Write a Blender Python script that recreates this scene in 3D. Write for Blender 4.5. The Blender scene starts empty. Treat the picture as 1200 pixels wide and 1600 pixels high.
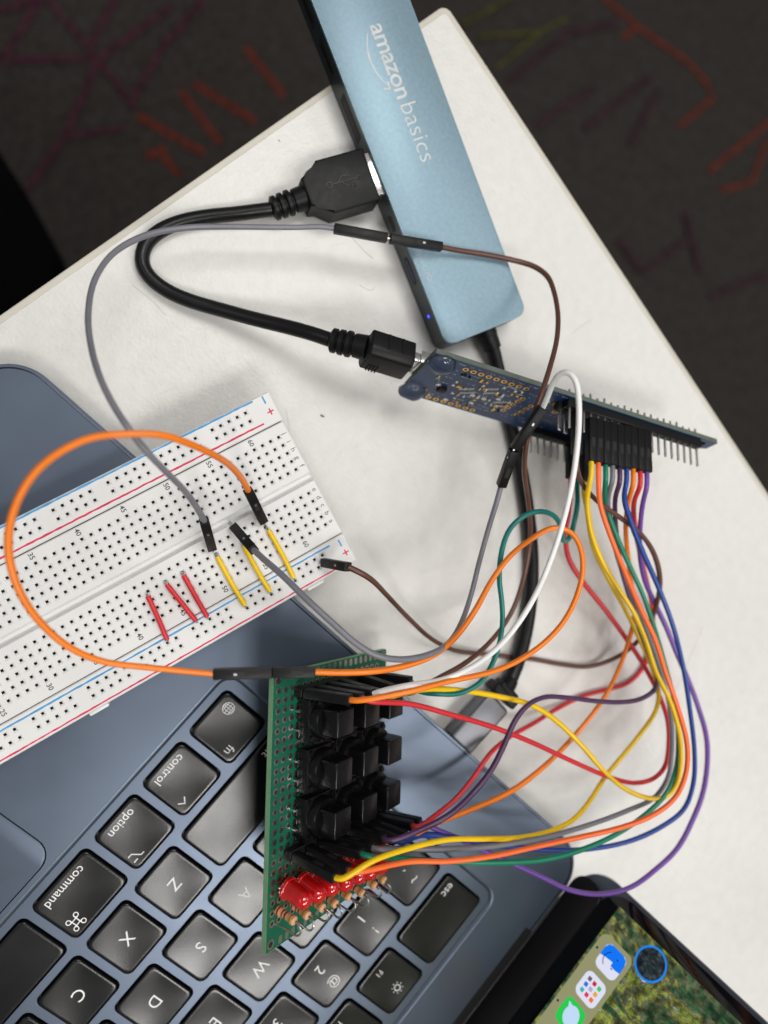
import bpy, bmesh, math, random
from mathutils import Vector, Matrix

# ------------------------------------------------------------------ camera, world, lights, exposure
S = 0.001                                   # all lengths below are millimetres
scene = bpy.context.scene
COL = scene.collection
random.seed(7)

CAM_LOC = (-57.923, 7.947, 218.4)
CAM_RIGHT = (0.966583, 0.0, 0.256353)
CAM_DOWN = (-0.00901, -0.999382, 0.033974)
CAM_FWD = (0.256194, -0.035149, -0.965986)
cd = bpy.data.cameras.new('camera')
cam = bpy.data.objects.new('camera', cd)
COL.objects.link(cam)
r, u, b = Vector(CAM_RIGHT), -Vector(CAM_DOWN), -Vector(CAM_FWD)
m = Matrix((r, u, b)).transposed().to_4x4()
m.translation = Vector(CAM_LOC) * S
cam.matrix_world = m
cd.sensor_fit = 'VERTICAL'
cd.sensor_height = 34.6
cd.lens = 24.0
cd.clip_start = 0.005
cd.clip_end = 50
cd.dof.use_dof = True
cd.dof.focus_distance = 0.19
cd.dof.aperture_fstop = 6.8
scene.camera = cam

world = bpy.data.worlds.new('World')
scene.world = world
world.use_nodes = True
bg = world.node_tree.nodes['Background']
bg.inputs[0].default_value = (1.0, 0.99, 0.975, 1)
bg.inputs[1].default_value = 0.20


def panel(name, loc, size, power, aim=(0, 0, 0), color=(1.0, 0.975, 0.94)):
    ld = bpy.data.lights.new(name, 'AREA')
    ld.shape = 'RECTANGLE'
    ld.size, ld.size_y = size
    ld.energy = power
    ld.color = color
    o = bpy.data.objects.new(name, ld)
    COL.objects.link(o)
    o.location = loc
    o.rotation_euler = (0, 0, 0)
    return o


# fluorescent ceiling panels of the room
panel('ceiling_panel', (0.13, -1.20, 2.0), (0.5, 0.5), 20)
panel('ceiling_panel', (1.00, -1.00, 2.0), (0.8, 0.9), 22)
panel('ceiling_panel', (0.30, 0.80, 2.0), (1.0, 0.8), 23)
panel('ceiling_panel', (-1.5, 0.2, 2.0), (0.5, 1.2), 5)
panel('ceiling_panel', (1.9, 0.5, 2.0), (0.6, 1.2), 12)

scene.view_settings.view_transform = 'Standard'
scene.view_settings.look = 'None'
scene.view_settings.exposure = -0.10
scene.view_settings.gamma = 1.0
scene.view_settings.use_curve_mapping = False
scene.render.resolution_x, scene.render.resolution_y = 768, 1024

# ------------------------------------------------------------------ measured layout (world millimetres)
WIRES = {'gray_far': {'color': 'gray',
              'label': 'grey jumper wire arching from breadboard up to the blue hub',
              'path': [(-55.85, -0.76, 30.5), (-57.27, 2.19, 35.0), (-60.19, 6.88, 44.0), (-63.84, 10.91, 54.0), (-68.36, 16.18, 60.0), (-72.74, 22.13, 60.0), (-77.0, 30.0, 55.0), (-80.1, 39.53, 47.0),
                       (-81.6, 48.16, 40.0), (-80.93, 58.82, 31.0), (-77.13, 67.67, 24.0), (-69.68, 74.88, 18.0), (-59.89, 78.5, 15.0), (-49.65, 79.97, 14.5), (-37.35, 80.75, 14.5), (-28.39, 81.76, 15.0),
                       (-22.0, 82.28, 15.2), (-18.88, 81.96, 15.4)],
              'housings': [((-53.77, -8.59, 20.0), (-55.85, -0.76, 30.5), 'm'), ((-3.33, 80.35, 16.2), (-18.88, 81.96, 15.4), 'f')]},
 'brown_hub': {'color': 'brown',
               'label': 'brown jumper wire bent round hub corner, passing over blue board',
               'path': [(13.83, 79.63, 15.0), (19.3, 79.47, 14.0), (29.09, 79.06, 13.0), (38.49, 78.11, 13.5), (44.26, 76.36, 15.0), (47.09, 72.77, 18.0), (47.37, 67.07, 22.0), (45.8, 59.1, 27.0), (42.41, 50.22, 33.0),
                        (37.28, 41.38, 39.0), (32.55, 33.66, 43.0), (29.46, 26.09, 44.0), (29.12, 18.56, 41.0), (31.73, 11.72, 35.0), (36.72, 4.36, 27.0), (41.62, -5.64, 19.0), (42.17, -17.97, 15.0),
                        (37.46, -30.89, 15.0), (28.65, -39.03, 19.0), (17.99, -44.2, 24.0), (9.97, -46.48, 27.0), (-1.93, -49.16, 32.02), (-3.32, -48.64, 31.1)],
               'housings': [((-2.56, 80.24, 16.2), (13.83, 79.63, 15.0), 'm'), ((-12.29, -47.03, 20.34), (-3.32, -48.64, 31.1), 'f')]},
 'orange_loop': {'color': 'orange',
                 'label': 'thick orange jumper wire looping off breadboard at left edge',
                 'path': [(-44.56, 6.94, 29.5), (-46.37, 9.72, 35.0), (-49.48, 12.7, 44.0), (-53.72, 15.17, 53.0), (-58.56, 17.14, 60.0), (-64.88, 18.59, 65.0), (-70.91, 18.72, 67.0), (-77.52, 17.71, 67.0),
                          (-83.59, 14.89, 66.0), (-88.48, 10.85, 65.0), (-91.9, 5.16, 64.0), (-94.08, -1.53, 62.0), (-94.53, -7.51, 60.0), (-93.06, -14.12, 58.0), (-90.11, -20.67, 55.0), (-85.28, -26.8, 52.0),
                          (-78.51, -31.18, 49.0), (-69.08, -33.89, 47.0), (-60.57, -35.59, 45.5), (-54.23, -36.89, 44.5)],
                 'housings': [((-39.94, -1.44, 20.0), (-44.56, 6.94, 29.5), 'm'), ((-40.36, -37.51, 44.5), (-54.23, -36.89, 44.5), 'm')]},
 'orange_knot': {'color': 'orange',
                 'label': 'orange jumper wire looping from top button back to orange connector',
                 'path': [(-29.77, -37.81, 45.5), (-23.74, -38.25, 46.0), (-15.54, -38.64, 46.0), (-6.55, -38.42, 44.0), (2.29, -36.83, 41.0), (9.71, -33.25, 38.0), (16.08, -26.71, 36.0), (21.37, -18.19, 36.0),
                          (26.18, -10.99, 38.0), (31.23, -5.91, 41.0), (35.94, -3.06, 43.0), (40.43, -3.77, 44.0), (43.4, -7.61, 45.0), (44.45, -14.65, 45.0), (42.96, -22.67, 44.0), (38.74, -29.54, 44.0),
                          (31.48, -36.0, 44.0), (19.79, -40.42, 45.0), (4.62, -42.25, 47.0), (-8.01, -43.57, 49.0), (-19.84, -45.31, 47.16), (-20.87, -45.32, 45.94)],
                 'housings': [((-40.23, -37.29, 44.8), (-29.77, -37.81, 45.5), 'f'), ((-30.58, -45.71, 35.82), (-20.87, -45.32, 45.94), 'f')]},
 'white': {'color': 'white',
           'label': 'white jumper wire arching over blue board and wire bundle',
           'path': [(30.9, 28.88, 47.0), (30.6, 31.03, 50.0), (30.08, 34.1, 54.0), (29.84, 36.22, 58.0), (31.01, 36.58, 60.0), (32.38, 34.45, 61.0), (33.48, 30.12, 61.0), (34.3, 24.74, 60.0), (34.66, 16.13, 58.0),
                    (34.45, 8.1, 56.0), (33.3, -0.93, 54.0), (31.19, -10.47, 52.0), (27.77, -19.32, 51.0), (22.88, -27.63, 50.0), (17.07, -34.21, 49.0), (10.79, -39.32, 47.0), (3.23, -41.91, 46.0), (-5.12, -43.09, 45.0),
                    (-11.78, -45.46, 40.34), (-13.59, -46.16, 39.78)],
           'housings': [((25.71, 18.34, 41.0), (30.9, 28.88, 47.0), 'm'), ((-22.96, -46.26, 29.37), (-13.59, -46.16, 39.78), 'f')]},
 'gray_near': {'color': 'gray',
               'label': 'grey jumper wire sagging between breadboard and white wire connector',
               'path': [(-43.42, -8.45, 30.5), (-41.42, -10.35, 34.0), (-37.21, -13.9, 40.0), (-31.53, -19.83, 45.0), (-25.71, -25.59, 48.0), (-20.32, -30.42, 49.0), (-14.64, -33.78, 49.0), (-7.43, -35.83, 47.0),
                        (0.73, -35.94, 43.0), (7.87, -34.37, 38.0), (13.48, -30.35, 33.0), (17.91, -23.02, 29.0), (20.83, -14.01, 28.0), (23.29, -2.85, 30.0), (24.32, 3.6, 32.5), (24.99, 8.3, 34.0)],
               'housings': [((-47.76, -3.1, 20.0), (-43.42, -8.45, 30.5), 'm'), ((25.72, 18.01, 40.6), (24.99, 8.3, 34.0), 'f')]},
 'brown_rail': {'color': 'brown',
                'label': 'brown jumper wire from breadboard plus rail across table to blue board',
                'path': [(-18.13, -13.72, 30.5), (-15.41, -14.96, 31.0), (-11.34, -17.44, 29.0), (-5.15, -23.0, 23.0), (4.6, -32.09, 13.0), (14.16, -40.55, 6.0), (22.85, -45.22, 3.0), (34.8, -47.62, 1.2),
                         (51.23, -50.22, 0.9), (63.25, -52.73, 0.9), (72.9, -53.95, 1.2), (80.48, -51.77, 3.0), (85.28, -46.94, 7.0), (87.93, -39.93, 12.0), (88.13, -30.72, 17.0), (86.29, -21.71, 21.0),
                         (81.87, -13.07, 24.0), (75.31, -6.55, 26.0), (66.05, -0.81, 28.0), (57.12, 4.32, 30.0), (51.51, 9.07, 31.5), (47.48, 13.56, 35.94), (48.22, 17.25, 34.56)],
                'housings': [((-22.88, -13.5, 19.6), (-18.13, -13.72, 30.5), 'm'), ((50.79, 30.14, 29.76), (48.22, 17.25, 34.56), 'f')]},
 'teal': {'color': 'teal',
          'label': 'teal jumper wire doubling back in tall hook left of bundle',
          'path': [(60.61, 10.22, 13.59), (59.88, 6.53, 14.96), (57.56, 2.13, 19.0), (55.94, -3.81, 20.0), (53.08, -8.21, 22.0), (49.46, -8.51, 25.0), (46.57, -4.74, 29.0), (42.49, -0.74, 33.0), (36.85, 1.07, 36.0),
                   (30.84, 0.09, 37.0), (26.6, -3.61, 37.0), (24.39, -10.06, 36.0), (24.12, -17.87, 35.0), (25.59, -25.31, 34.0), (25.89, -32.8, 33.0), (24.02, -41.17, 32.0), (20.16, -47.8, 31.0), (13.94, -50.66, 31.0),
                   (8.21, -50.12, 32.0), (1.71, -49.4, 28.94), (0.39, -46.86, 27.94)],
          'housings': [((63.19, 23.11, 8.79), (60.61, 10.22, 13.59), 'f'), ((-8.48, -47.3, 17.11), (0.39, -46.86, 27.94), 'f')]},
 'yellow_top': {'color': 'yellow',
                'label': 'yellow jumper wire from upper connectors crossing red wire near table',
                'path': [(53.01, 15.28, 34.46), (52.27, 11.6, 35.83), (53.15, 5.31, 32.0), (56.12, -4.31, 29.0), (60.91, -13.27, 27.0), (66.96, -21.82, 26.0), (72.93, -30.62, 26.0), (77.63, -39.89, 26.0),
                         (81.94, -50.28, 26.0), (86.49, -60.11, 27.0), (89.19, -70.65, 28.0), (89.04, -79.46, 29.0), (87.52, -86.04, 29.0), (83.89, -89.74, 28.0), (78.12, -89.72, 27.0), (71.41, -86.75, 25.0),
                         (65.8, -81.65, 23.0), (59.01, -73.56, 21.0), (50.02, -65.05, 21.0), (40.26, -58.45, 23.0), (28.36, -53.93, 26.0), (14.71, -50.08, 30.0), (1.91, -47.66, 34.0), (-8.65, -47.79, 37.7),
                         (-9.69, -47.8, 36.48)],
                'housings': [((55.58, 28.18, 29.66), (53.01, 15.28, 34.46), 'f'), ((-19.15, -46.53, 26.14), (-9.69, -47.8, 36.48), 'f')]},
 'yellow_low': {'color': 'yellow',
                'label': 'yellow jumper wire ending beside the red lamps on green board',
                'path': [(63.04, 9.66, 13.39), (62.31, 5.97, 14.76), (62.37, 0.02, 17.0), (64.92, -10.3, 16.0), (70.06, -19.84, 15.0), (77.95, -31.4, 14.0), (83.63, -41.67, 14.0), (88.41, -51.6, 14.0),
                         (91.5, -60.02, 14.0), (90.61, -66.45, 14.0), (85.08, -74.42, 14.0), (76.76, -81.44, 15.0), (69.62, -86.3, 17.0), (62.75, -91.59, 20.0), (54.6, -94.97, 24.0), (44.38, -95.61, 28.0),
                         (32.98, -94.16, 32.0), (20.23, -90.76, 36.0), (7.32, -87.51, 40.0), (-5.06, -85.66, 45.0), (-16.55, -84.88, 50.0), (-24.51, -87.76, 51.41), (-25.54, -87.77, 50.18)],
                'housings': [((65.62, 22.55, 8.58), (63.04, 9.66, 13.39), 'f'), ((-33.93, -87.02, 38.94), (-25.54, -87.77, 50.18), 'f')]},
 'coral': {'color': 'coral',
           'label': 'coral orange jumper wire outermost of the warm wires in bundle',
           'path': [(55.48, 14.93, 34.18), (54.74, 11.25, 35.55), (56.78, 3.43, 33.0), (60.28, -5.16, 32.0), (64.71, -14.42, 32.0), (70.33, -27.38, 33.0), (75.08, -37.68, 34.0), (78.51, -47.76, 35.0),
                    (82.42, -59.08, 36.0), (84.76, -70.09, 37.0), (83.9, -78.03, 38.0), (80.44, -85.06, 38.0), (72.56, -89.38, 38.0), (61.81, -91.9, 38.0), (49.23, -93.15, 38.0), (34.52, -93.54, 39.0),
                    (20.45, -93.88, 40.0), (6.98, -92.94, 41.0), (-4.14, -90.9, 42.0), (-20.54, -88.28, 48.05), (-21.57, -88.29, 46.83)],
           'housings': [((58.05, 27.83, 29.38), (55.48, 14.93, 34.18), 'f'), ((-29.89, -87.31, 35.52), (-21.57, -88.29, 46.83), 'f')]},
 'green': {'color': 'green',
           'label': 'green jumper wire running beside coral wire below the buttons',
           'path': [(57.99, 14.28, 34.0), (57.25, 10.6, 35.37), (61.83, 3.3, 28.0), (66.76, -6.61, 26.0), (73.41, -16.88, 24.0), (78.83, -26.3, 23.0), (82.95, -36.7, 23.0), (86.66, -49.04, 24.0), (89.67, -61.37, 25.0),
                    (90.26, -71.43, 26.0), (88.72, -81.23, 27.0), (84.8, -88.2, 28.0), (77.23, -93.41, 29.0), (65.37, -97.43, 31.0), (52.24, -99.64, 33.0), (38.64, -99.65, 35.0), (23.72, -97.69, 37.0),
                    (8.08, -94.83, 38.0), (-5.02, -91.46, 39.0), (-16.4, -86.42, 44.53), (-17.43, -86.43, 43.31)],
           'housings': [((60.56, 27.18, 29.2), (57.99, 14.28, 34.0), 'f'), ((-26.46, -87.56, 32.62), (-17.43, -86.43, 43.31), 'f')]},
 'gray_bundle': {'color': 'gray',
                 'label': 'grey jumper wire hidden inside the bundle, between yellow and coral',
                 'path': [(60.49, 14.11, 33.65), (59.76, 10.42, 35.03), (62.28, 4.28, 29.0), (66.7, -5.74, 24.0), (72.63, -17.29, 20.0), (79.51, -29.14, 18.0), (84.19, -39.83, 18.0), (89.45, -52.81, 18.0),
                          (92.57, -65.51, 19.0), (92.49, -76.87, 20.0), (89.69, -86.0, 22.0), (83.78, -91.23, 24.0), (72.44, -92.92, 27.0), (58.28, -93.85, 30.0), (44.33, -94.66, 32.0), (31.01, -94.44, 34.0),
                          (16.39, -93.18, 36.0), (2.53, -90.52, 38.0), (-6.81, -88.43, 39.0), (-12.73, -86.94, 41.42), (-13.76, -86.95, 40.2)],
                 'housings': [((63.07, 27.0, 28.85), (60.49, 14.11, 33.65), 'f'), ((-23.03, -87.81, 29.71), (-13.76, -86.95, 40.2), 'f')]},
 'purple_dark': {'color': 'purpledark',
                 'label': 'dark purple jumper wire with sharp hooked bend right of centre',
                 'path': [(63.0, 13.43, 33.48), (62.26, 9.74, 34.85), (65.11, 4.25, 28.0), (68.69, -5.83, 23.0), (72.63, -17.29, 20.0), (76.02, -27.66, 20.0), (79.22, -37.93, 21.0), (83.13, -47.47, 21.0),
                          (85.84, -53.9, 21.0), (85.19, -57.61, 21.0), (80.25, -60.15, 21.0), (71.89, -60.45, 22.0), (62.14, -58.98, 23.0), (51.01, -56.34, 25.0), (42.43, -55.1, 27.0), (35.59, -56.28, 29.0),
                          (31.19, -60.02, 31.0), (27.35, -66.45, 32.0), (22.98, -72.71, 33.0), (17.52, -78.16, 34.0), (9.7, -82.56, 36.0), (1.01, -85.5, 37.0), (-8.63, -86.84, 37.95), (-9.67, -86.85, 36.73)],
                 'housings': [((65.57, 26.32, 28.68), (63.0, 13.43, 33.48), 'f'), ((-18.08, -88.16, 25.52), (-9.67, -86.85, 36.73), 'f')]},
 'blue': {'color': 'blue',
          'label': 'dark blue jumper wire on the right outside of bundle',
          'path': [(65.52, 13.35, 33.1), (64.79, 9.66, 34.47), (65.54, 5.27, 32.0), (68.93, -1.54, 30.0), (74.67, -11.15, 28.0), (82.45, -23.57, 26.0), (88.54, -36.61, 25.0), (92.57, -50.21, 25.0), (95.45, -63.9, 25.0),
                   (97.14, -77.63, 25.0), (97.08, -88.11, 25.0), (93.84, -95.93, 25.0), (85.57, -100.78, 25.0), (73.94, -103.85, 25.0), (60.34, -104.52, 25.0), (45.5, -102.45, 26.0), (30.24, -98.56, 27.0),
                   (15.66, -94.25, 28.0), (3.62, -91.1, 29.0), (-4.34, -89.51, 34.34), (-5.38, -89.52, 33.12)],
          'housings': [((68.1, 26.24, 28.3), (65.52, 13.35, 33.1), 'f'), ((-14.29, -88.94, 22.32), (-5.38, -89.52, 33.12), 'f')]},
 'orange_thin': {'color': 'orange',
                 'label': 'orange jumper wire crossing diagonally under dark purple wire to lowest button',
                 'path': [(68.04, 13.24, 32.73), (67.31, 9.55, 34.1), (69.54, 3.26, 28.0), (72.98, -4.95, 22.0), (77.4, -15.67, 17.0), (81.24, -26.66, 14.0), (82.53, -35.39, 13.0), (80.69, -42.78, 13.0),
                          (76.73, -52.8, 13.0), (70.49, -61.65, 14.0), (61.35, -70.89, 15.0), (50.08, -79.07, 17.0), (35.49, -85.47, 20.0), (20.61, -88.38, 23.0), (8.83, -90.27, 25.0), (-0.52, -90.0, 31.1),
                          (-1.55, -90.01, 29.88)],
                 'housings': [((70.62, 26.13, 27.93), (68.04, 13.24, 32.73), 'f'), ((-11.26, -89.66, 19.76), (-1.55, -90.01, 29.88), 'f')]},
 'red_low': {'color': 'red',
             'label': 'red jumper wire sinking to the table behind dark purple wire',
             'path': [(70.55, 12.57, 32.56), (69.82, 8.88, 33.93), (72.45, 3.22, 27.0), (77.8, -5.13, 20.0), (85.17, -16.28, 13.0), (92.53, -28.09, 7.0), (96.7, -37.76, 3.5), (97.44, -47.92, 1.6), (94.86, -55.89, 1.0),
                      (88.81, -60.74, 0.9), (80.69, -62.65, 0.9), (71.9, -64.21, 1.0), (61.85, -67.28, 1.5), (51.02, -71.06, 4.0), (39.66, -73.25, 8.5), (30.59, -75.81, 14.0), (24.03, -81.45, 17.0),
                      (16.64, -86.31, 20.0), (9.52, -88.98, 23.0), (2.05, -88.68, 28.92), (1.02, -88.68, 27.7)],
             'housings': [((73.12, 25.47, 27.75), (70.55, 12.57, 32.56), 'f'), ((-8.21, -89.88, 17.17), (1.02, -88.68, 27.7), 'f')]},
 'red_top': {'color': 'red',
             'label': 'red jumper wire swinging wide from bundle to top row of buttons',
             'path': [(58.09, 10.8, 13.8), (57.44, 7.58, 15.0), (57.16, 1.01, 15.0), (56.45, -7.2, 14.0), (58.8, -15.26, 12.0), (63.86, -22.43, 11.0), (72.87, -32.26, 10.0), (81.48, -42.59, 10.0), (88.33, -52.77, 11.0),
                      (92.5, -61.9, 13.0), (94.39, -70.14, 15.0), (93.78, -78.06, 17.0), (91.42, -84.35, 18.0), (86.61, -87.72, 19.0), (78.98, -87.77, 20.0), (68.75, -84.2, 22.0), (53.39, -76.38, 25.0),
                      (38.88, -68.58, 28.0), (23.74, -60.92, 32.0), (8.67, -54.35, 36.0), (-3.59, -49.52, 40.0), (-16.19, -46.48, 44.08), (-17.21, -45.99, 42.84)],
             'housings': [((60.66, 23.7, 8.99), (58.09, 10.8, 13.8), 'f'), ((-26.77, -45.99, 32.59), (-17.21, -45.99, 42.84), 'f')]},
 'violet': {'color': 'violet',
            'label': 'violet jumper wire making the widest outer loop, over the screen corner',
            'path': [(73.04, 12.32, 32.24), (72.31, 8.64, 33.61), (73.51, 3.28, 30.0), (75.98, -4.83, 25.0), (78.63, -13.26, 21.0), (82.73, -21.97, 18.0), (87.88, -30.44, 16.0), (93.14, -38.76, 15.0),
                     (97.5, -47.19, 15.0), (102.17, -56.61, 15.0), (106.93, -67.47, 15.0), (109.1, -77.01, 16.0), (108.7, -85.39, 17.0), (106.54, -94.85, 18.0), (101.06, -102.9, 20.0), (93.48, -110.21, 22.0),
                     (83.92, -115.27, 24.0), (73.46, -118.08, 26.0), (62.62, -118.15, 27.0), (52.0, -115.37, 27.0), (41.84, -109.72, 27.0), (32.35, -104.27, 27.0), (23.09, -98.96, 27.0), (14.05, -93.96, 27.0),
                     (8.15, -90.95, 27.0), (5.22, -89.33, 26.24), (4.18, -89.34, 25.02)],
            'housings': [((75.62, 25.22, 27.43), (73.04, 12.32, 32.24), 'f'), ((-4.8, -90.62, 14.29), (4.18, -89.34, 25.02), 'f')]}}
USB_CABLE = [(-35.56, 89.79, 4.5), (-39.99, 88.98, 4.0), (-45.5, 87.93, 3.4), (-54.6, 86.38, 2.7), (-62.66, 83.9, 2.4), (-68.33, 80.47, 2.4), (-71.68, 76.38, 2.4), (-72.42, 72.35, 2.4), (-70.38, 68.14, 2.5), (-65.14, 64.21, 3.0),
 (-58.41, 61.49, 4.0), (-50.37, 59.26, 5.5), (-40.6, 56.3, 9.0), (-31.89, 53.74, 13.0), (-25.16, 51.28, 17.0), (-20.75, 49.5, 19.0)]
C_CABLE = [(33.27, 56.65, 4.5), (35.46, 52.64, 3.6), (37.65, 45.65, 2.8), (40.1, 37.05, 2.5), (42.67, 27.5, 2.5), (45.27, 17.66, 2.5), (47.42, 7.09, 2.5), (49.37, -4.62, 2.5), (50.41, -17.48, 2.5), (50.03, -29.27, 2.5),
 (48.43, -39.94, 2.6), (45.97, -48.32, 3.0), (43.63, -53.38, 3.6), (41.99, -56.11, 4.2)]
FLOOR_Z = -730
STROKES = [('orange', 15, [(10.0, 572.0), (59.0, 517.0)]), ('orange', 15, [(-71.0, 506.0), (-23.0, 447.0)]), ('orange', 15, [(-56.0, 518.0), (22.0, 481.0)]), ('orange', 15, [(-123.0, 469.0), (-43.0, 432.0)]),
 ('orange', 15, [(-114.0, 419.0), (-91.0, 433.0)]), ('orange', 15, [(-101.0, 433.0), (-74.0, 401.0)]), ('orange', 13, [(523.0, 725.0), (582.0, 692.0), (670.0, 653.0), (703.0, 628.0), (717.0, 605.0), (656.0, 555.0)]),
 ('orange', 13, [(582.0, 692.0), (557.0, 670.0)]), ('orange', 13, [(711.0, 494.0), (828.0, 588.0)]), ('orange', 13, [(817.0, 551.0), (790.0, 486.0), (731.0, 467.0)]), ('magenta', 13, [(-231.0, 591.0), (-277.0, 511.0)]),
 ('magenta', 13, [(-277.0, 513.0), (-167.0, 531.0)]), ('magenta', 13, [(-224.0, 592.0), (-167.0, 529.0), (-125.0, 476.0)]), ('magenta', 13, [(-146.0, 606.0), (-176.0, 547.0)]),
 ('magenta', 13, [(-167.0, 531.0), (-80.0, 609.0)]), ('magenta', 13, [(-167.0, 529.0), (-208.0, 432.0), (-250.0, 363.0)]), ('magenta', 13, [(-133.0, 480.0), (-86.0, 569.0)]),
 ('magenta', 13, [(-208.0, 432.0), (-140.0, 450.0)]), ('magenta', 13, [(-41.0, 624.0), (-88.0, 561.0)]), ('magenta', 13, [(-280.0, 568.0), (-231.0, 591.0)]),
 ('plum', 15, [(375.0, 579.0), (470.0, 664.0), (549.0, 690.0)]), ('plum', 15, [(418.0, 524.0), (510.0, 592.0)]), ('plum', 15, [(496.0, 529.0), (604.0, 621.0)]), ('plum', 15, [(572.0, 516.0), (620.0, 603.0)]),
 ('plum', 15, [(595.0, 330.0), (675.0, 387.0)]), ('plum', 15, [(668.0, 427.0), (697.0, 338.0)]), ('plum', 15, [(715.0, 302.0), (826.0, 347.0)]), ('plum', 15, [(553.0, 376.0), (595.0, 330.0)]),
 ('olive', 10, [(301.0, 643.0), (383.0, 701.0)]), ('olive', 10, [(328.0, 634.0), (421.0, 655.0), (462.0, 680.0)]), ('olive', 10, [(424.0, 656.0), (356.0, 596.0)])]
CHAIR = [(-243.0, 253.0), (-188.0, 234.0), (-174.0, 216.0), (-159.0, 192.0), (-148.0, 171.0), (-140.0, 152.0), (-135.0, 136.0), (-135.0, 91.0), (-248.0, 32.0)]
PF = {'o': [-39.168, -39.742, 39.118], 'M': [[0.762128, 0.038501, 0.646281], [-0.054877, 0.998479, 0.00523], [-0.645097, -0.039452, 0.763082]]}
CT = {'o': [5.412, 44.197, 34.435], 'M': [[0.971303, 0.150885, -0.183861], [-0.223828, 0.31839, -0.921156], [-0.080449, 0.935875, 0.343025]], 'L': 100.3}
BB = {'o': [-35.359, 21.838, 18.628], 'M': [[0.881692, -0.471825, 0.0], [0.471825, 0.881692, 0.0], [0.0, 0.0, 1.0]]}
LAP = {'o': [25.416, -118.906, 9.5], 'M': [[-0.682646, 0.730749, 0.0], [-0.730749, -0.682646, 0.0], [0.0, 0.0, 1.0]]}
USBA = [(-25.45, 93.98, 5.5), (-5.48, 101.59, 5.5), (-35.56, 89.79, 4.5), (-2.06, 102.73, 5.5)]
MINI = [(-20.75, 49.5, 19.0), (-11.9, 47.24, 20.0), (3.42, 43.59, 21.0), (6.23, 42.93, 21.3)]
CPLUG = [(41.99, -56.11, 4.2), (39.13, -59.51, 5.0), (25.07, -72.91, 5.0)]

# ------------------------------------------------------------------ materials
MATS = {}


def mat(name, col, rough=0.5, metal=0.0, var=0.0, vscale=300.0, bump=0.0, bscale=900.0, spec=0.5,
        trans=0.0, emit=None, ior=1.5, coat=0.0, rvar=0.0):
    m = bpy.data.materials.new(name)
    m.use_nodes = True
    nt = m.node_tree
    p = nt.nodes['Principled BSDF']
    p.inputs['Base Color'].default_value = (*col, 1)
    p.inputs['Roughness'].default_value = rough
    p.inputs['Metallic'].default_value = metal
    p.inputs['Specular IOR Level'].default_value = spec
    p.inputs['Transmission Weight'].default_value = trans
    p.inputs['IOR'].default_value = ior
    p.inputs['Coat Weight'].default_value = coat
    tc = nt.nodes.new('ShaderNodeTexCoord')
    if var or rvar:
        n = nt.nodes.new('ShaderNodeTexNoise')
        n.inputs['Scale'].default_value = vscale
        n.inputs['Detail'].default_value = 5
        nt.links.new(tc.outputs['Object'], n.inputs['Vector'])
        if var:
            mr = nt.nodes.new('ShaderNodeMapRange')
            mr.inputs['From Min'].default_value = 0.3
            mr.inputs['From Max'].default_value = 0.7
            mr.inputs['To Min'].default_value = 1 - var
            mr.inputs['To Max'].default_value = 1 + var
            nt.links.new(n.outputs['Fac'], mr.inputs['Value'])
            mx = nt.nodes.new('ShaderNodeVectorMath')
            mx.operation = 'SCALE'
            mx.inputs[0].default_value = col
            nt.links.new(mr.outputs[0], mx.inputs['Scale'])
            nt.links.new(mx.outputs[0], p.inputs['Base Color'])
        if rvar:
            m2 = nt.nodes.new('ShaderNodeMapRange')
            m2.inputs['From Min'].default_value = 0.3
            m2.inputs['From Max'].default_value = 0.7
            m2.inputs['To Min'].default_value = max(0.02, rough - rvar)
            m2.inputs['To Max'].default_value = min(1, rough + rvar)
            nt.links.new(n.outputs['Fac'], m2.inputs['Value'])
            nt.links.new(m2.outputs[0], p.inputs['Roughness'])
    if bump:
        n2 = nt.nodes.new('ShaderNodeTexNoise')
        n2.inputs['Scale'].default_value = bscale
        n2.inputs['Detail'].default_value = 3
        nt.links.new(tc.outputs['Object'], n2.inputs['Vector'])
        bp = nt.nodes.new('ShaderNodeBump')
        bp.inputs['Strength'].default_value = bump
        bp.inputs['Distance'].default_value = 0.16 / bscale
        nt.links.new(n2.outputs['Fac'], bp.inputs['Height'])
        nt.links.new(bp.outputs[0], p.inputs['Normal'])
    if emit:
        p.inputs['Emission Color'].default_value = (*emit[0], 1)
        p.inputs['Emission Strength'].default_value = emit[1]
    MATS[name] = m
    return m


def srgb(r, g, b):
    f = lambda c: (c / 255 / 12.92) if c / 255 <= 0.04045 else ((c / 255 + 0.055) / 1.055) ** 2.4
    return (f(r), f(g), f(b))


WIRECOL = {
    'gray': srgb(118, 118, 126), 'brown': srgb(92, 58, 46), 'orange': srgb(238, 124, 18), 'white': srgb(232, 232, 232),
    'teal': srgb(0, 112, 104), 'yellow': srgb(238, 196, 8), 'coral': srgb(250, 112, 48), 'green': srgb(0, 122, 92),
    'purpledark': srgb(76, 46, 84), 'blue': srgb(18, 62, 146), 'red': srgb(206, 42, 52), 'violet': srgb(112, 72, 160)}
for k, c in WIRECOL.items():
    mat('wire_' + k, c, 0.38, var=0.06, vscale=120, bump=0.08, bscale=500)
mat('black_plastic', (0.006, 0.006, 0.0065), 0.44, bump=0.10, bscale=2400, rvar=0.04, vscale=500, spec=0.22)
mat('housing_black', (0.006, 0.006, 0.0065), 0.44, bump=0.06, bscale=1200, rvar=0.05, spec=0.24)
mat('cable_black', (0.006, 0.006, 0.007), 0.34, bump=0.05, rvar=0.06, spec=0.32)
mat('button_black', (0.005, 0.005, 0.006), 0.26, bump=0.04, bscale=900, rvar=0.08, vscale=200, spec=0.28)
mat('steel', (0.75, 0.75, 0.74), 0.22, metal=1.0, rvar=0.08)
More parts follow.
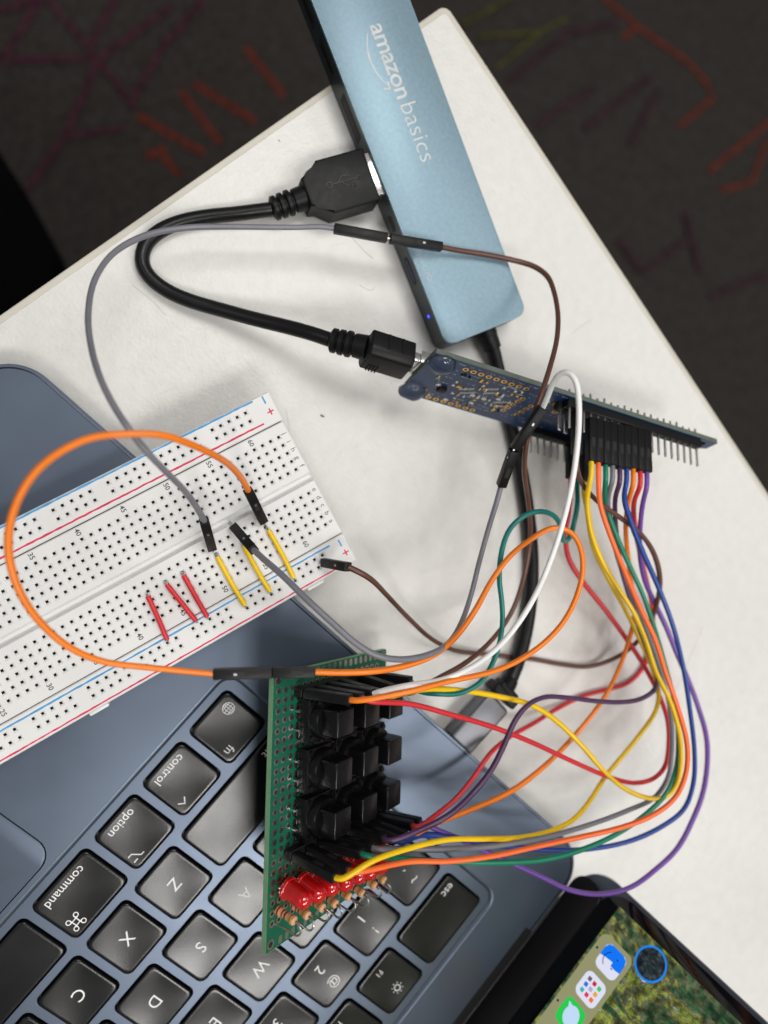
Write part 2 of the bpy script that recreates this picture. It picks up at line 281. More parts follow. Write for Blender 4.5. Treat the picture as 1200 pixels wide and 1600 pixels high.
mat('tin', (0.62, 0.62, 0.60), 0.28, metal=1.0)
mat('gold', (0.78, 0.48, 0.12), 0.28, metal=1.0)
mat('hole_dark', (0.010, 0.010, 0.010), 0.7)
mat('contact_shade', (0.055, 0.054, 0.052), 0.5)  # metal clips, plus white hole walls painted dark as the shade inside
mat('abs_white', (0.70, 0.70, 0.695), 0.42, var=0.04, vscale=60, bump=0.05, bscale=400)
mat('print_black', (0.07, 0.07, 0.075), 0.7)
mat('print_red', srgb(206, 40, 84), 0.6, var=0.25, vscale=400)
mat('print_blue', srgb(70, 150, 205), 0.6, var=0.18, vscale=400)
mat('pcb_green', (0.004, 0.105, 0.058), 0.33, var=0.12, vscale=90, bump=0.04)
mat('pcb_edge', (0.16, 0.30, 0.17), 0.7, var=0.1)
mat('pcb_blue', (0.010, 0.031, 0.088), 0.30, var=0.15, vscale=150, bump=0.05, bscale=600)
mat('pcb_blue_edge', (0.095, 0.12, 0.10), 0.7, var=0.12)
mat('silk', (0.62, 0.62, 0.62), 0.6)
mat('led_red', (0.78, 0.006, 0.010), 0.03, trans=0.40, ior=1.45, coat=1.0)
mat('led_die', (0.9, 0.12, 0.05), 0.4)
mat('resistor_tan', srgb(206, 160, 118), 0.45, var=0.06)
mat('band_red', srgb(150, 30, 22), 0.5)
mat('band_brown', srgb(80, 40, 22), 0.5)
mat('band_gold', srgb(190, 140, 50), 0.4, metal=0.5)
mat('rubber_clear', (0.86, 0.93, 1.0), 0.05, trans=1.0, ior=1.4)
mat('hub_blue', srgb(132, 158, 172), 0.46, metal=0.46, var=0.07, vscale=900, bump=0.12, bscale=2500)
mat('hub_side', (0.034, 0.048, 0.054), 0.40, metal=0.3, bump=0.1, bscale=1500)
mat('hub_print', srgb(192, 194, 194), 0.4, var=0.12, vscale=500)
mat('hub_print_faint', srgb(168, 176, 182), 0.45)
mat('led_blue', (0.02, 0.05, 0.9), 0.3, emit=((0.03, 0.06, 1.0), 4.0))
mat('usb_blue', (0.02, 0.04, 0.25), 0.4)
mat('alu_deck', (0.100, 0.126, 0.172), 0.36, metal=0.68, var=0.05, vscale=30, bump=0.10, bscale=3500, rvar=0.05)
mat('alu_pad', (0.074, 0.094, 0.130), 0.42, metal=0.65, var=0.03, vscale=40, bump=0.04, bscale=3500)
mat('alu_dull', (0.20, 0.205, 0.225), 0.46, metal=0.85, bump=0.06, bscale=3000)
mat('alu_grey', (0.34, 0.35, 0.38), 0.36, metal=0.9, bump=0.06, bscale=3000)
mat('key_black', (0.0045, 0.0045, 0.005), 0.235, bump=0.14, bscale=2200, rvar=0.025, vscale=60, spec=0.42)
mat('key_legend', (0.80, 0.80, 0.80), 0.5)
mat('rim_glint', srgb(165, 162, 160), 0.35, metal=0.2)  # silvery reflection along the lid edge, painted as a pale grey
mat('rim_dark_reflection', (0.020, 0.026, 0.036), 0.22, metal=0.6)  # dark reflection on the rounded deck edge, painted into the base colour
mat('glass_black', (0.004, 0.004, 0.005), 0.08)
mat('hinge_black', (0.006, 0.006, 0.007), 0.4)
mat('table_band', srgb(196, 192, 180), 0.5, var=0.08, vscale=60, bump=0.1, bscale=500)
mat('dirt', (0.12, 0.10, 0.08), 0.9)
mat('scratch', (0.40, 0.38, 0.34), 0.8)
mat('fabric_black', (0.0015, 0.0015, 0.002), 0.95, bump=0.4, bscale=900, spec=0.05)


def table_mat():
    m = mat('table_laminate', (0.72, 0.70, 0.65), 0.33)
    nt = m.node_tree
    p = nt.nodes['Principled BSDF']
    tc = nt.nodes.new('ShaderNodeTexCoord')

    def noise(scale, detail=4, dist=0.0):
        n = nt.nodes.new('ShaderNodeTexNoise')
        n.inputs['Scale'].default_value = scale
        n.inputs['Detail'].default_value = detail
        n.inputs['Distortion'].default_value = dist
        nt.links.new(tc.outputs['Object'], n.inputs['Vector'])
        return n
    big, mid, fine = noise(14, 7, 1.2), noise(260, 4), noise(900, 3)
    ramp = nt.nodes.new('ShaderNodeValToRGB')
    ramp.color_ramp.elements[0].position = 0.25
    ramp.color_ramp.elements[0].color = (0.615, 0.608, 0.588, 1)
    ramp.color_ramp.elements[1].position = 0.72
    ramp.color_ramp.elements[1].color = (0.705, 0.697, 0.672, 1)
    add = nt.nodes.new('ShaderNodeMath')
    add.operation = 'MULTIPLY_ADD'
    add.inputs[1].default_value = 0.55
    nt.links.new(mid.outputs['Fac'], add.inputs[0])
    mul = nt.nodes.new('ShaderNodeMath')
    mul.operation = 'MULTIPLY'
    mul.inputs[1].default_value = 0.45
    nt.links.new(big.outputs['Fac'], mul.inputs[0])
    nt.links.new(mul.outputs[0], add.inputs[2])
    nt.links.new(add.outputs[0], ramp.inputs['Fac'])
    # fine scuffs: thin cell borders of a stretched voronoi
    mp = nt.nodes.new('ShaderNodeMapping')
    mp.inputs['Rotation'].default_value = (0, 0, 0.7)
    mp.inputs['Scale'].default_value = (60, 14, 1)
    nt.links.new(tc.outputs['Object'], mp.inputs['Vector'])
    wv = nt.nodes.new('ShaderNodeTexNoise')
    wv.inputs['Scale'].default_value = 1.0
    wv.inputs['Detail'].default_value = 6
    nt.links.new(mp.outputs[0], wv.inputs['Vector'])
    ab = nt.nodes.new('ShaderNodeMath')
    ab.operation = 'COMPARE'
    ab.inputs[1].default_value = 0.55
    ab.inputs[2].default_value = 0.0016
    nt.links.new(wv.outputs['Fac'], ab.inputs[0])
    mixs = nt.nodes.new('ShaderNodeMix')
    mixs.data_type = 'RGBA'
    sm = nt.nodes.new('ShaderNodeMath')
    sm.operation = 'MULTIPLY'
    sm.inputs[1].default_value = 0.16
    nt.links.new(ab.outputs[0], sm.inputs[0])
    nt.links.new(sm.outputs[0], mixs.inputs['Factor'])
    nt.links.new(ramp.outputs[0], mixs.inputs['A'])
    mixs.inputs['B'].default_value = (0.42, 0.40, 0.36, 1)
    nt.links.new(mixs.outputs['Result'], p.inputs['Base Color'])
    bsum = nt.nodes.new('ShaderNodeMath')
    bsum.operation = 'ADD'
    nt.links.new(mid.outputs['Fac'], bsum.inputs[0])
    nt.links.new(fine.outputs['Fac'], bsum.inputs[1])
    bp = nt.nodes.new('ShaderNodeBump')
    bp.inputs['Strength'].default_value = 0.17
    bp.inputs['Distance'].default_value = 0.0006
    nt.links.new(bsum.outputs[0], bp.inputs['Height'])
    nt.links.new(bp.outputs[0], p.inputs['Normal'])
    rm = nt.nodes.new('ShaderNodeMapRange')
    rm.inputs['To Min'].default_value = 0.26
    rm.inputs['To Max'].default_value = 0.46
    nt.links.new(big.outputs['Fac'], rm.inputs['Value'])
    nt.links.new(rm.outputs[0], p.inputs['Roughness'])


table_mat()


def carpet(name, col, var=0.35):
    return mat(name, col, 0.95, var=var, vscale=140, bump=0.9, bscale=260, spec=0.1)


carpet('carpet_dark', (0.030, 0.0265, 0.0245))
carpet('carpet_orange', (0.088, 0.020, 0.014), 0.6)
carpet('carpet_magenta', (0.042, 0.016, 0.024), 0.5)
carpet('carpet_plum', (0.033, 0.017, 0.022), 0.5)
carpet('carpet_olive', (0.050, 0.046, 0.016), 0.5)


def screen_mat(name='screen_wallpaper', tint=None):
    m = bpy.data.materials.new(name)
    m.use_nodes = True
    nt = m.node_tree
    p = nt.nodes['Principled BSDF']
    p.inputs['Base Color'].default_value = (0.004, 0.004, 0.004, 1)
    p.inputs['Roughness'].default_value = 0.12
    tc = nt.nodes.new('ShaderNodeTexCoord')
    mp = nt.nodes.new('ShaderNodeMapping')
    mp.inputs['Scale'].default_value = (1.5, 0.8, 1)
    nt.links.new(tc.outputs['Object'], mp.inputs['Vector'])
    n = nt.nodes.new('ShaderNodeTexNoise')
    n.inputs['Scale'].default_value = 75
    n.inputs['Detail'].default_value = 12
    n.inputs['Roughness'].default_value = 0.72
    n.inputs['Distortion'].default_value = 0.6
    nt.links.new(mp.outputs[0], n.inputs['Vector'])
    rp = nt.nodes.new('ShaderNodeValToRGB')
    e = rp.color_ramp.elements
    e[0].position, e[0].color = 0.36, (0.006, 0.014, 0.008, 1)
    e[1].position, e[1].color = 0.67, (0.60, 0.61, 0.72, 1)
    for pos, c in ((0.44, (0.016, 0.055, 0.022)), (0.50, (0.075, 0.070, 0.040)), (0.54, (0.17, 0.20, 0.025)), (0.575, (0.05, 0.075, 0.03)), (0.62, (0.26, 0.25, 0.25))):
        x = rp.color_ramp.elements.new(pos)
        x.color = (*c, 1)
    nt.links.new(n.outputs['Fac'], rp.inputs['Fac'])
    n2 = nt.nodes.new('ShaderNodeTexNoise')
    n2.inputs['Scale'].default_value = 420
    n2.inputs['Detail'].default_value = 5
    nt.links.new(tc.outputs['Object'], n2.inputs['Vector'])
    mr = nt.nodes.new('ShaderNodeMapRange')
    mr.inputs['From Min'].default_value = 0.35
    mr.inputs['From Max'].default_value = 0.65
    mr.inputs['To Min'].default_value = 0.5
    mr.inputs['To Max'].default_value = 2.4
    nt.links.new(n2.outputs['Fac'], mr.inputs['Value'])
    nt.links.new(rp.outputs[0], p.inputs['Emission Color'])
    nt.links.new(mr.outputs[0], p.inputs['Emission Strength'])
    if tint:
        n.inputs['Scale'].default_value = 380
        for x_, c_ in zip(rp.color_ramp.elements, tint):
            x_.color = (*c_, 1)
    MATS[name] = m


screen_mat()
screen_mat('pointer_fill', [(0.004, 0.006, 0.008), (0.008, 0.013, 0.015), (0.014, 0.02, 0.024), (0.03, 0.04, 0.045), (0.02, 0.028, 0.03), (0.05, 0.06, 0.07), (0.08, 0.09, 0.11)])


def glow(name, col, s=1.0):
    mat(name, tuple(c * 0.05 for c in col), 0.15, emit=(col, s))


for nm, c in dict(dock=srgb(150, 150, 112), icon_white=srgb(226, 228, 248), icon_blue=srgb(20, 120, 250), icon_dark=srgb(20, 24, 40), icon_green=srgb(40, 205, 80),
                  icon_bubble=srgb(196, 224, 250), ring_blue=srgb(28, 132, 236), ring_fill=srgb(44, 52, 56), dot_grey=srgb(110, 96, 104), dot_red=srgb(206, 40, 62), dot_green=srgb(70, 205, 100),
                  dot_blue=srgb(30, 120, 220), dot_silver=srgb(180, 176, 210), dot_amber=srgb(236, 170, 60), dot_teal=srgb(50, 186, 180), dot_pink=srgb(230, 50, 92), dot_orange=srgb(240, 120, 50)).items():
    glow(nm, c)


# ------------------------------------------------------------------ geometry helpers (millimetres)
def finish(name, bm, material, parent=None, angle=38, shift=None):
    bmesh.ops.recalc_face_normals(bm, faces=bm.faces)
    if shift is not None:
        bmesh.ops.translate(bm, verts=bm.verts, vec=-Vector(shift))
    bmesh.ops.scale(bm, verts=bm.verts, vec=(S, S, S))
    me = bpy.data.meshes.new(name)
    bm.to_mesh(me)
    bm.free()
    return link(name, me, material, parent, angle)


def link(name, me, material, parent=None, angle=38):
    ms = material if isinstance(material, (list, tuple)) else [material]
    if not me.materials:
        for x in ms:
            me.materials.append(MATS[x])
    me.shade_smooth()
    me.set_sharp_from_angle(angle=math.radians(angle))
    o = bpy.data.objects.new(name, me)
    COL.objects.link(o)
    if parent:
        o.parent = parent
    return o


def empty(name, loc=(0, 0, 0), M=None, label=None, cat=None, group=None):
    o = bpy.data.objects.new(name, None)
    o.empty_display_size = 0.01
    COL.objects.link(o)
    mw = Matrix(M).to_4x4() if M is not None else Matrix.Identity(4)
    mw.translation = Vector(loc) * S
    o.matrix_world = mw
    tag(o, label, cat, group)
    return o


def tag(o, label=None, cat=None, group=None, kind=None):
    if label:
        o['label'] = label
    if cat:
        o['category'] = cat
    if group:
        o['group'] = group
    if kind:
        o['kind'] = kind
    return o


def T(x, y, z):
    return Matrix.Translation((x, y, z))


def RZ(a):
    return Matrix.Rotation(math.radians(a), 4, 'Z')


def frame(a, b, up=(0, 0, 1)):
    """matrix with local z from a to b"""
    a, b = Vector(a), Vector(b)
    z = (b - a).normalized()
    x = Vector(up).cross(z)
    if x.length < 1e-4:
        x = Vector((1, 0, 0)).cross(z)
    x.normalize()
    y = z.cross(x)
    M = Matrix((x, y, z)).transposed().to_4x4()
    M.translation = a
    return M


def box(bm, c, s, bev=0.0, seg=2, M=None):
    mm = T(*c) @ Matrix.Diagonal((*s, 1))
    vs = bmesh.ops.create_cube(bm, size=1, matrix=mm)['verts']
    if bev:
        es = list({e for v in vs for e in v.link_edges})
        vs = bmesh.ops.bevel(bm, geom=es, offset=bev, segments=seg, profile=0.5, affect='EDGES')['verts']
        vs = list({v for v in vs})
    if M is not None:
        bmesh.ops.transform(bm, matrix=M, verts=vs)
    return vs


def prism(bm, pts, z0, z1, bev=0.0, seg=2, M=None):
    lo = [bm.verts.new((x, y, z0)) for x, y in pts]
    hi = [bm.verts.new((x, y, z1)) for x, y in pts]
    n = len(pts)
    for i in range(n):
        bm.faces.new((lo[i], lo[(i + 1) % n], hi[(i + 1) % n], hi[i]))
    bm.faces.new(lo[::-1])
    bm.faces.new(hi)
    vs = lo + hi
    if bev:
        es = [e for v in hi for e in v.link_edges if e.other_vert(v) in hi]
        r = bmesh.ops.bevel(bm, geom=list(set(es)), offset=bev, segments=seg, profile=0.5, affect='EDGES')
        vs = list({v for v in lo} | {v for v in r['verts']})
    if M is not None:
        bmesh.ops.transform(bm, matrix=M, verts=[v for v in vs if v.is_valid])


def rr(w, h, r, cx=0, cy=0, n=6):
    pts = []
    for qx, qy, a0 in ((1, 1, 0), (-1, 1, 90), (-1, -1, 180), (1, -1, 270)):
        for k in range(n + 1):
            a = math.radians(a0 + 90 * k / n)
            pts.append((cx + qx * (w / 2 - r) + r * math.cos(a), cy + qy * (h / 2 - r) + r * math.sin(a)))
    return pts


def rrs(w, h, r, n=5, m=8):
    """rounded rectangle with extra points along its straight sides"""
    p = rr(w, h, r, 0, 0, n)
    out = []
    for i, a in enumerate(p):
        b_ = p[(i + 1) % len(p)]
        out.append(a)
        if i % (n + 1) == n:
            out += [(a[0] + (b_[0] - a[0]) * k / m, a[1] + (b_[1] - a[1]) * k / m) for k in range(1, m)]
    return out


def circ(r, cx=0, cy=0, n=24):
    return [(cx + r * math.cos(2 * math.pi * k / n), cy + r * math.sin(2 * math.pi * k / n)) for k in range(n)]


def lathe(bm, prof, seg=20, M=None):
    rings = []
    for rad, h in prof:
        if rad < 1e-6:
            rings.append([bm.verts.new((0, 0, h))])
        else:
            rings.append([bm.verts.new((rad * math.cos(2 * math.pi * k / seg), rad * math.sin(2 * math.pi * k / seg), h)) for k in range(seg)])
    for a, b in zip(rings, rings[1:]):
        for k in range(seg):
            q = (k + 1) % seg
            if len(a) == 1 and len(b) == 1:
                continue
            if len(a) == 1:
                bm.faces.new((a[0], b[q], b[k]))
            elif len(b) == 1:
                bm.faces.new((a[k], a[q], b[0]))
            else:
                bm.faces.new((a[k], a[q], b[q], b[k]))
    for ring in (rings[0], rings[-1]):
        if len(ring) > 1:
            bm.faces.new(ring)
    if M is not None:
        bmesh.ops.transform(bm, matrix=M, verts=[v for rg in rings for v in rg])


def smooth_path(pts, step=1.4):
    P = [Vector(p) for p in pts]
    if len(P) == 2:
        return P
    P = [P[0] * 2 - P[1]] + P + [P[-1] * 2 - P[-2]]
    out = []
    for i in range(1, len(P) - 2):
        p0, p1, p2, p3 = P[i - 1:i + 3]
        d1, d2, d3 = ((p1 - p0).length ** 0.5, (p2 - p1).length ** 0.5, (p3 - p2).length ** 0.5)
        d1, d2, d3 = max(d1, 1e-3), max(d2, 1e-3), max(d3, 1e-3)
        t1 = ((p1 - p0) / d1 - (p2 - p0) / (d1 + d2) + (p2 - p1) / d2) * d2
        t2 = ((p2 - p1) / d2 - (p3 - p1) / (d2 + d3) + (p3 - p2) / d3) * d2
        n = max(2, int((p2 - p1).length / step))
        for k in range(n):
            t = k / n
            out.append(p1 * (2 * t ** 3 - 3 * t * t + 1) + t1 * (t ** 3 - 2 * t * t + t) + p2 * (-2 * t ** 3 + 3 * t * t) + t2 * (t ** 3 - t * t))
    out.append(P[-2])
    for _ in range(3):
        out = [out[0]] + [(a + b * 2 + c) / 4 for a, b, c in zip(out, out[1:], out[2:])] + [out[-1]]
    return out


def tube(bm, pts, r, seg=10, smooth=True, step=1.4, ridge=0.0, twist=0.0):
    P = smooth_path(pts, step) if smooth else [Vector(p) for p in pts]
    tang = [(P[min(i + 1, len(P) - 1)] - P[max(i - 1, 0)]).normalized() for i in range(len(P))]
    up = Vector((0, 0, 1)) if abs(tang[0].z) < 0.9 else Vector((1, 0, 0))
    x = up.cross(tang[0]).normalized()
    rings = []
    for i, (p, t) in enumerate(zip(P, tang)):
        x = (x - t * x.dot(t)).normalized()
        y = t.cross(x)
        ring_ = []
        for k in range(seg):
            a_ = 2 * math.pi * k / seg + twist * i
            rad = r * (1 + ridge * (1 if k % (seg // 2) == 0 else 0))
            ring_.append(bm.verts.new(p + (x * math.cos(a_) + y * math.sin(a_)) * rad))
        rings.append(ring_)
    for a, b in zip(rings, rings[1:]):
        for k in range(seg):
            bm.faces.new((a[k], a[(k + 1) % seg], b[(k + 1) % seg], b[k]))
    bm.faces.new(rings[0][::-1])
    bm.faces.new(rings[-1])
    return P


def fill2d(name, outlines, z0, z1, material, parent, bev=0.0):
    """flat plate with holes: first outline is the rim, the others are openings"""
    cu = bpy.data.curves.new(name, 'CURVE')
    cu.dimensions = '2D'
    cu.fill_mode = 'BOTH'
    for pts in outlines:
        sp = cu.splines.new('POLY')
        sp.points.add(len(pts) - 1)
        for q, (x, y) in zip(sp.points, pts):
            q.co = (x * S, y * S, 0, 1)
        sp.use_cyclic_u = True
    cu.extrude = (z1 - z0) / 2 * S - bev * S
    cu.bevel_depth = bev * S
    cu.bevel_resolution = 2
    cu.offset = -bev * S
    o = bpy.data.objects.new(name, cu)
    me = bpy.data.meshes.new_from_object(o)
    bpy.data.objects.remove(o)
    bpy.data.curves.remove(cu)
    me.name = name
    me.transform(Matrix.Translation((0, 0, (z0 + z1) / 2 * S)))
    me.materials.clear()
    return link(name, me, material, parent, 35)


def text(name, body, size, M, material, parent, bold=0.0, spacing=1.0, align='CENTER', ex=0.012):
    """flat print; M places it (millimetres) in the parent's frame"""
    cu = bpy.data.curves.new(name, 'FONT')
    cu.body = body
    cu.size = size * S
    cu.align_x = align
    cu.align_y = 'CENTER'
    cu.offset = bold * S
    cu.space_character = spacing
    cu.resolution_u = 3
    cu.extrude = ex * S
    o = bpy.data.objects.new(name, cu)
    me = bpy.data.meshes.new_from_object(o)
    bpy.data.objects.remove(o)
    bpy.data.curves.remove(cu)
    me.name = name
    M2 = M.copy()
    M2.translation = M.translation * S
    me.transform(M2)
    me.materials.clear()
    return link(name, me, material, parent, 30)


def strokes(name, lines, r, M, material, parent, seg=5):
    """raised or printed line art from polylines lying in the xy plane"""
    bm = bmesh.new()
    for l in lines:
        tube(bm, [(x, y, 0) for x, y in l], r, seg, smooth=False)
    for v in bm.verts:
        v.co.z *= 0.3
    bmesh.ops.transform(bm, matrix=M, verts=bm.verts)
    return finish(name, bm, material, parent)


# ------------------------------------------------------------------ floor and table
bm = bmesh.new()
box(bm, (0, 0, FLOOR_Z - 5), (9000, 9000, 10))
floor = finish('floor', bm, 'carpet_dark')
tag(floor, kind='structure')
for i, (c, w, pts) in enumerate(STROKES):
    bm = bmesh.new()
    P = [Vector((x, y, 0)) for x, y in pts]
    L, Rr = [], []
    for k, p in enumerate(P):
        t = (P[min(k + 1, len(P) - 1)] - P[max(k - 1, 0)]).normalized()
        nrm = Vector((-t.y, t.x, 0)) * w * 0.33
        L.append(bm.verts.new(p + nrm + Vector((0, 0, FLOOR_Z + 1.0 + 0.15 * i))))
        Rr.append(bm.verts.new(p - nrm + Vector((0, 0, FLOOR_Z + 1.0 + 0.15 * i))))
    for k in range(len(P) - 1):
        bm.faces.new((L[k], L[k + 1], Rr[k + 1], Rr[k]))
    finish('carpet_stripe', bm, 'carpet_' + c, floor)

bm = bmesh.new()
prism(bm, CHAIR, -330, -270, 14, 4)
ch = finish('black_chair', bm, 'fabric_black')
tag(ch, 'black padded seat down beside the table at left edge', 'chair')

TA, TB = Vector((-0.775, -0.632, 0)), Vector((0.632, -0.775, 0))
table = empty('table', (20.4, 161.5, 0), Matrix((TA, TB, TA.cross(TB))).transposed(), 'white scuffed laminate table corner under all the electronics', 'table')
# local: x along the left-hand edge, y along the right-hand edge, z = TA x TB
sgn = 1 if TA.cross(TB).z > 0 else -1
W2 = 2.0


def trr(x0, y0, x1, y1, r):
    return rr(x1 - x0, y1 - y0, r, (x0 + x1) / 2, (y0 + y1) / 2, 5)


bm = bmesh.new()
prism(bm, trr(W2, W2, 700, 1300, 1.6), -25 * sgn, 0)
finish('table_top', bm, 'table_laminate', table)
fill2d('edge_band', [trr(0, 0, 702, 1302, 3), trr(W2 + 0.03, W2 + 0.03, 700 - 0.03, 1300 - 0.03, 1.6)], min(-24.5 * sgn, -0.15 * sgn), max(-24.5 * sgn, -0.15 * sgn), 'table_band', table, 0.4)
for x, y in ((60, 60), (640, 60), (60, 1240), (640, 1240)):
    bm = bmesh.new()
    box(bm, (x, y, (-25 + FLOOR_Z) / 2 * sgn), (40, 40, -FLOOR_Z - 25), 3)
    finish('leg', bm, 'alu_grey', table)
Ti = table.matrix_world.inverted()


def table_mark(name, pts, r, material):
    bm = bmesh.new()
    tube(bm, [(x, y, 0.0) for x, y in pts], r, 5)
    for v in bm.verts:
        v.co.z *= 0.2
    bmesh.ops.scale(bm, verts=bm.verts, vec=(S, S, S))
    bmesh.ops.transform(bm, matrix=Ti, verts=bm.verts)
    bmesh.ops.scale(bm, verts=bm.verts, vec=(1 / S, 1 / S, 1 / S))
    finish(name, bm, material, table)


table_mark('scratch', [(-11.7, 86.8), (-8.2, 83.2), (-6, 81), (-3.5, 79.4)], 0.10, 'scratch')
table_mark('scratch', [(-75, 66), (-69, 61.5), (-66, 58)], 0.08, 'scratch')
table_mark('scratch', [(-8, 71), (-4, 69), (-3, 70.5)], 0.09, 'scratch')
table_mark('dirt_speck', [(-20.3, 30.3), (-19.7, 29.6), (-19.2, 29.9)], 0.35, 'dirt')
table_mark('dirt_speck', [(-36, 93), (-35.2, 92), (-34.5, 92.4)], 0.2, 'scratch')
table_mark('dirt_speck', [(-33, 112.5), (-32.4, 111.8)], 0.25, 'scratch')
table_mark('scratch', [(-31, 32), (-30, 24), (-31, 16)], 0.06, 'scratch')
table_mark('scratch', [(108, -67), (117, -49), (120, -43)], 0.07, 'scratch')
table_mark('scratch', [(66, 60), (70, 63), (73, 65)], 0.07, 'scratch')
for k in range(46):
    cx, cy = random.uniform(-70, 10), random.uniform(10, 100)
    a = random.uniform(0.2, 1.2) + (1.5 if random.random() < 0.3 else 0)
    l = random.uniform(1.5, 6)
    table_mark('scratch', [(cx, cy), (cx + l * math.cos(a) * 0.5, cy + l * math.sin(a) * 0.5 + random.uniform(-.3, .3)), (cx + l * math.cos(a), cy + l * math.sin(a))], 0.022, 'scratch')

# ------------------------------------------------------------------ laptop
lap = empty('laptop', LAP['o'], LAP['M'], 'open dark blue laptop with black keyboard filling lower left corner', 'laptop')
PU, PV, HU, HV = 19.0, 18.7, 7.61, 7.56
ROWS = [
    [('esc', 1.5)] + [('F%d' % i, 1) for i in range(1, 13)] + [('lock', 1)],
    [(c, 1) for c in '`1234567890-='] + [('delete', 1.5)],
    [('tab', 1.5)] + [(c, 1) for c in 'QWERTYUIOP[]\\'],
    [('caps', 1.75)] + [(c, 1) for c in "ASDFGHJKL;'"] + [('return', 1.75)],
    [('shift', 2.25)] + [(c, 1) for c in 'ZXCVBNM,./'] + [('rshift', 2.25)],
    [('fn', 1), ('control', 1), ('option', 1), ('command', 1.25), ('space', 5), ('rcommand', 1.25), ('roption', 1), ('left', 1), ('down', 1), ('right', 1)],
]
keys = []
for ri, row in enumerate(ROWS):
    x = 0
    for nm, w in row:
        keys.append((nm, (x + w / 2) * PU, -ri * PV, HU * 2 + (w - 1) * PU, HV * 2))
        x += w
well = rr(279.5, 5 * PV + 20.5, 4.2, 137.75, -2.5 * PV)
pad = rr(149, 96, 5.5, 138.5, -155)
padh = rr(149.5, 96.5, 5.7, 138.5, -155)
outer = rr(340, 238.5, 13, 139, -89.2, 10)
fill2d('deck', [outer, rr(279.5 + 3.0, 5 * PV + 23.5, 5.6, 137.75, -2.5 * PV), padh], -3.4, 0, 'alu_deck', lap, 0.12)
bm = bmesh.new()
lps = []
for d, z in ((1.25, 0.03), (0.9, 0.02), (0.45, -0.10), (0.1, -0.42), (-0.05, -0.9), (-0.05, -1.4)):
    lps.append([bm.verts.new((x, y, z)) for x, y in rr(340 - 2 * d, 238.5 - 2 * d, 13 - d, 139, -89.2, 12)])
for a, c in zip(lps, lps[1:]):
    for k in range(len(a)):
        q = (k + 1) % len(a)
        bm.faces.new((a[k], a[q], c[q], c[k]))
finish('base_rim', bm, 'rim_dark_reflection', lap, 60)
bm = bmesh.new()
lps = []
for d, z in ((-0.02, -0.01), (0.35, -0.06), (0.75, -0.22), (1.1, -0.48), (1.4, -0.80), (1.6, -1.1)):
    lps.append([bm.verts.new((x, y, z)) for x, y in rr(279.5 + 3.0 - 2 * d, 5 * PV + 23.5 - 2 * d, 5.6 - d, 137.75, -2.5 * PV, 8)])
for a, c in zip(lps, lps[1:]):
    for k in range(len(a)):
        q = (k + 1) % len(a)
        bm.faces.new((a[k], a[q], c[q], c[k]))
finish('keyboard_rim', bm, 'alu_deck', lap, 60)
bm = bmesh.new()
prism(bm, rr(338, 236.5, 12.5, 139, -89.2, 10), -6.6, -3.42)
finish('base_shell', bm, 'alu_deck', lap)
bm = bmesh.new()
prism(bm, rr(334, 232, 12, 139, -89.2, 8), -8.2, -6.62)
finish('bottom_cover', bm, 'alu_deck', lap)
for fx, fy in ((-20, 15), (298, 15), (-20, -194), (298, -194)):
    bm = bmesh.new()
    lathe(bm, [(7, -9.45), (7.5, -8.3)], 20, T(fx, fy, 0))
    finish('rubber_foot', bm, 'hinge_black', lap)
fill2d('keyboard_web', [rr(280.2, 5 * PV + 21.2, 4.4, 137.75, -2.5 * PV)] + [rr(w + 1.2, h + 1.2, 2.0, x, y, 4) for _, x, y, w, h in keys], -1.7, -0.75, 'alu_deck', lap, 0.12)
bm = bmesh.new()
prism(bm, rr(281, 5 * PV + 22, 4, 137.75, -2.5 * PV), -3.3, -2.9)
finish('keyboard_tray', bm, 'hinge_black', lap)
bm = bmesh.new()
prism(bm, pad, -1.4, -0.06, 0.12)
finish('trackpad', bm, 'alu_pad', lap)


def keymesh(w, h):
    bm = bmesh.new()
    prof = [(0.0, -2.3), (0.0, -0.12), (0.05, 0.0), (0.14, 0.07), (0.30, None), (0.8, None), (1.6, None), (2.6, None), (3.8, None), (5.2, None), (6.6, None)]

    def dish(x, y):
        return 0.115 - 0.24 * (1 - min(1, abs(x) / (w / 2 - 0.3)) ** 2) * (1 - min(1, abs(y) / (h / 2 - 0.3)) ** 2)
    loops = []
    for d, z in prof:
        loops.append([bm.verts.new((x, y, dish(x, y) if z is None else z)) for x, y in rrs(w - 2 * d, h - 2 * d, min(1.6, h / 2 - d - 0.2))])
    for a, c in zip(loops, loops[1:]):
        for k in range(len(a)):
            q = (k + 1) % len(a)
            bm.faces.new((a[k], a[q], c[q], c[k]))
    bm.faces.new(loops[-1])
    bm.faces.new(loops[0][::-1])
    bmesh.ops.scale(bm, verts=bm.verts, vec=(S, S, S))
    me = bpy.data.meshes.new('keycap')
    bm.to_mesh(me)
    bm.free()
    return me


kmesh = {}
KEY = {}
for nm, x, y, w, h in keys:
    k = (round(w, 2), round(h, 2))
    if k not in kmesh:
        kmesh[k] = keymesh(w, h)
    o = link('keycap', kmesh[k], 'key_black', lap, 30)
    o.location = (x * S, y * S, (0.0 + random.uniform(-0.03, 0.03)) * S)
    KEY[nm] = o
ZT = 0.0


KDIM = {nm: (w, h) for nm, x, y, w, h in keys}


def lay(o, key):
    w, h = KDIM[key]
    for v in o.data.vertices:
        x, y = v.co.x / S, v.co.y / S
        v.co.z += S * (0.175 - 0.24 * (1 - min(1, abs(x) / (w / 2 - 0.3)) ** 2) * (1 - min(1, abs(y) / (h / 2 - 0.3)) ** 2))


def leg(key, s, size, dx=0, dy=0, bold=0.0):
    lay(text('legend', s, size, T(dx, dy, ZT), 'key_legend', KEY[key], bold), key)


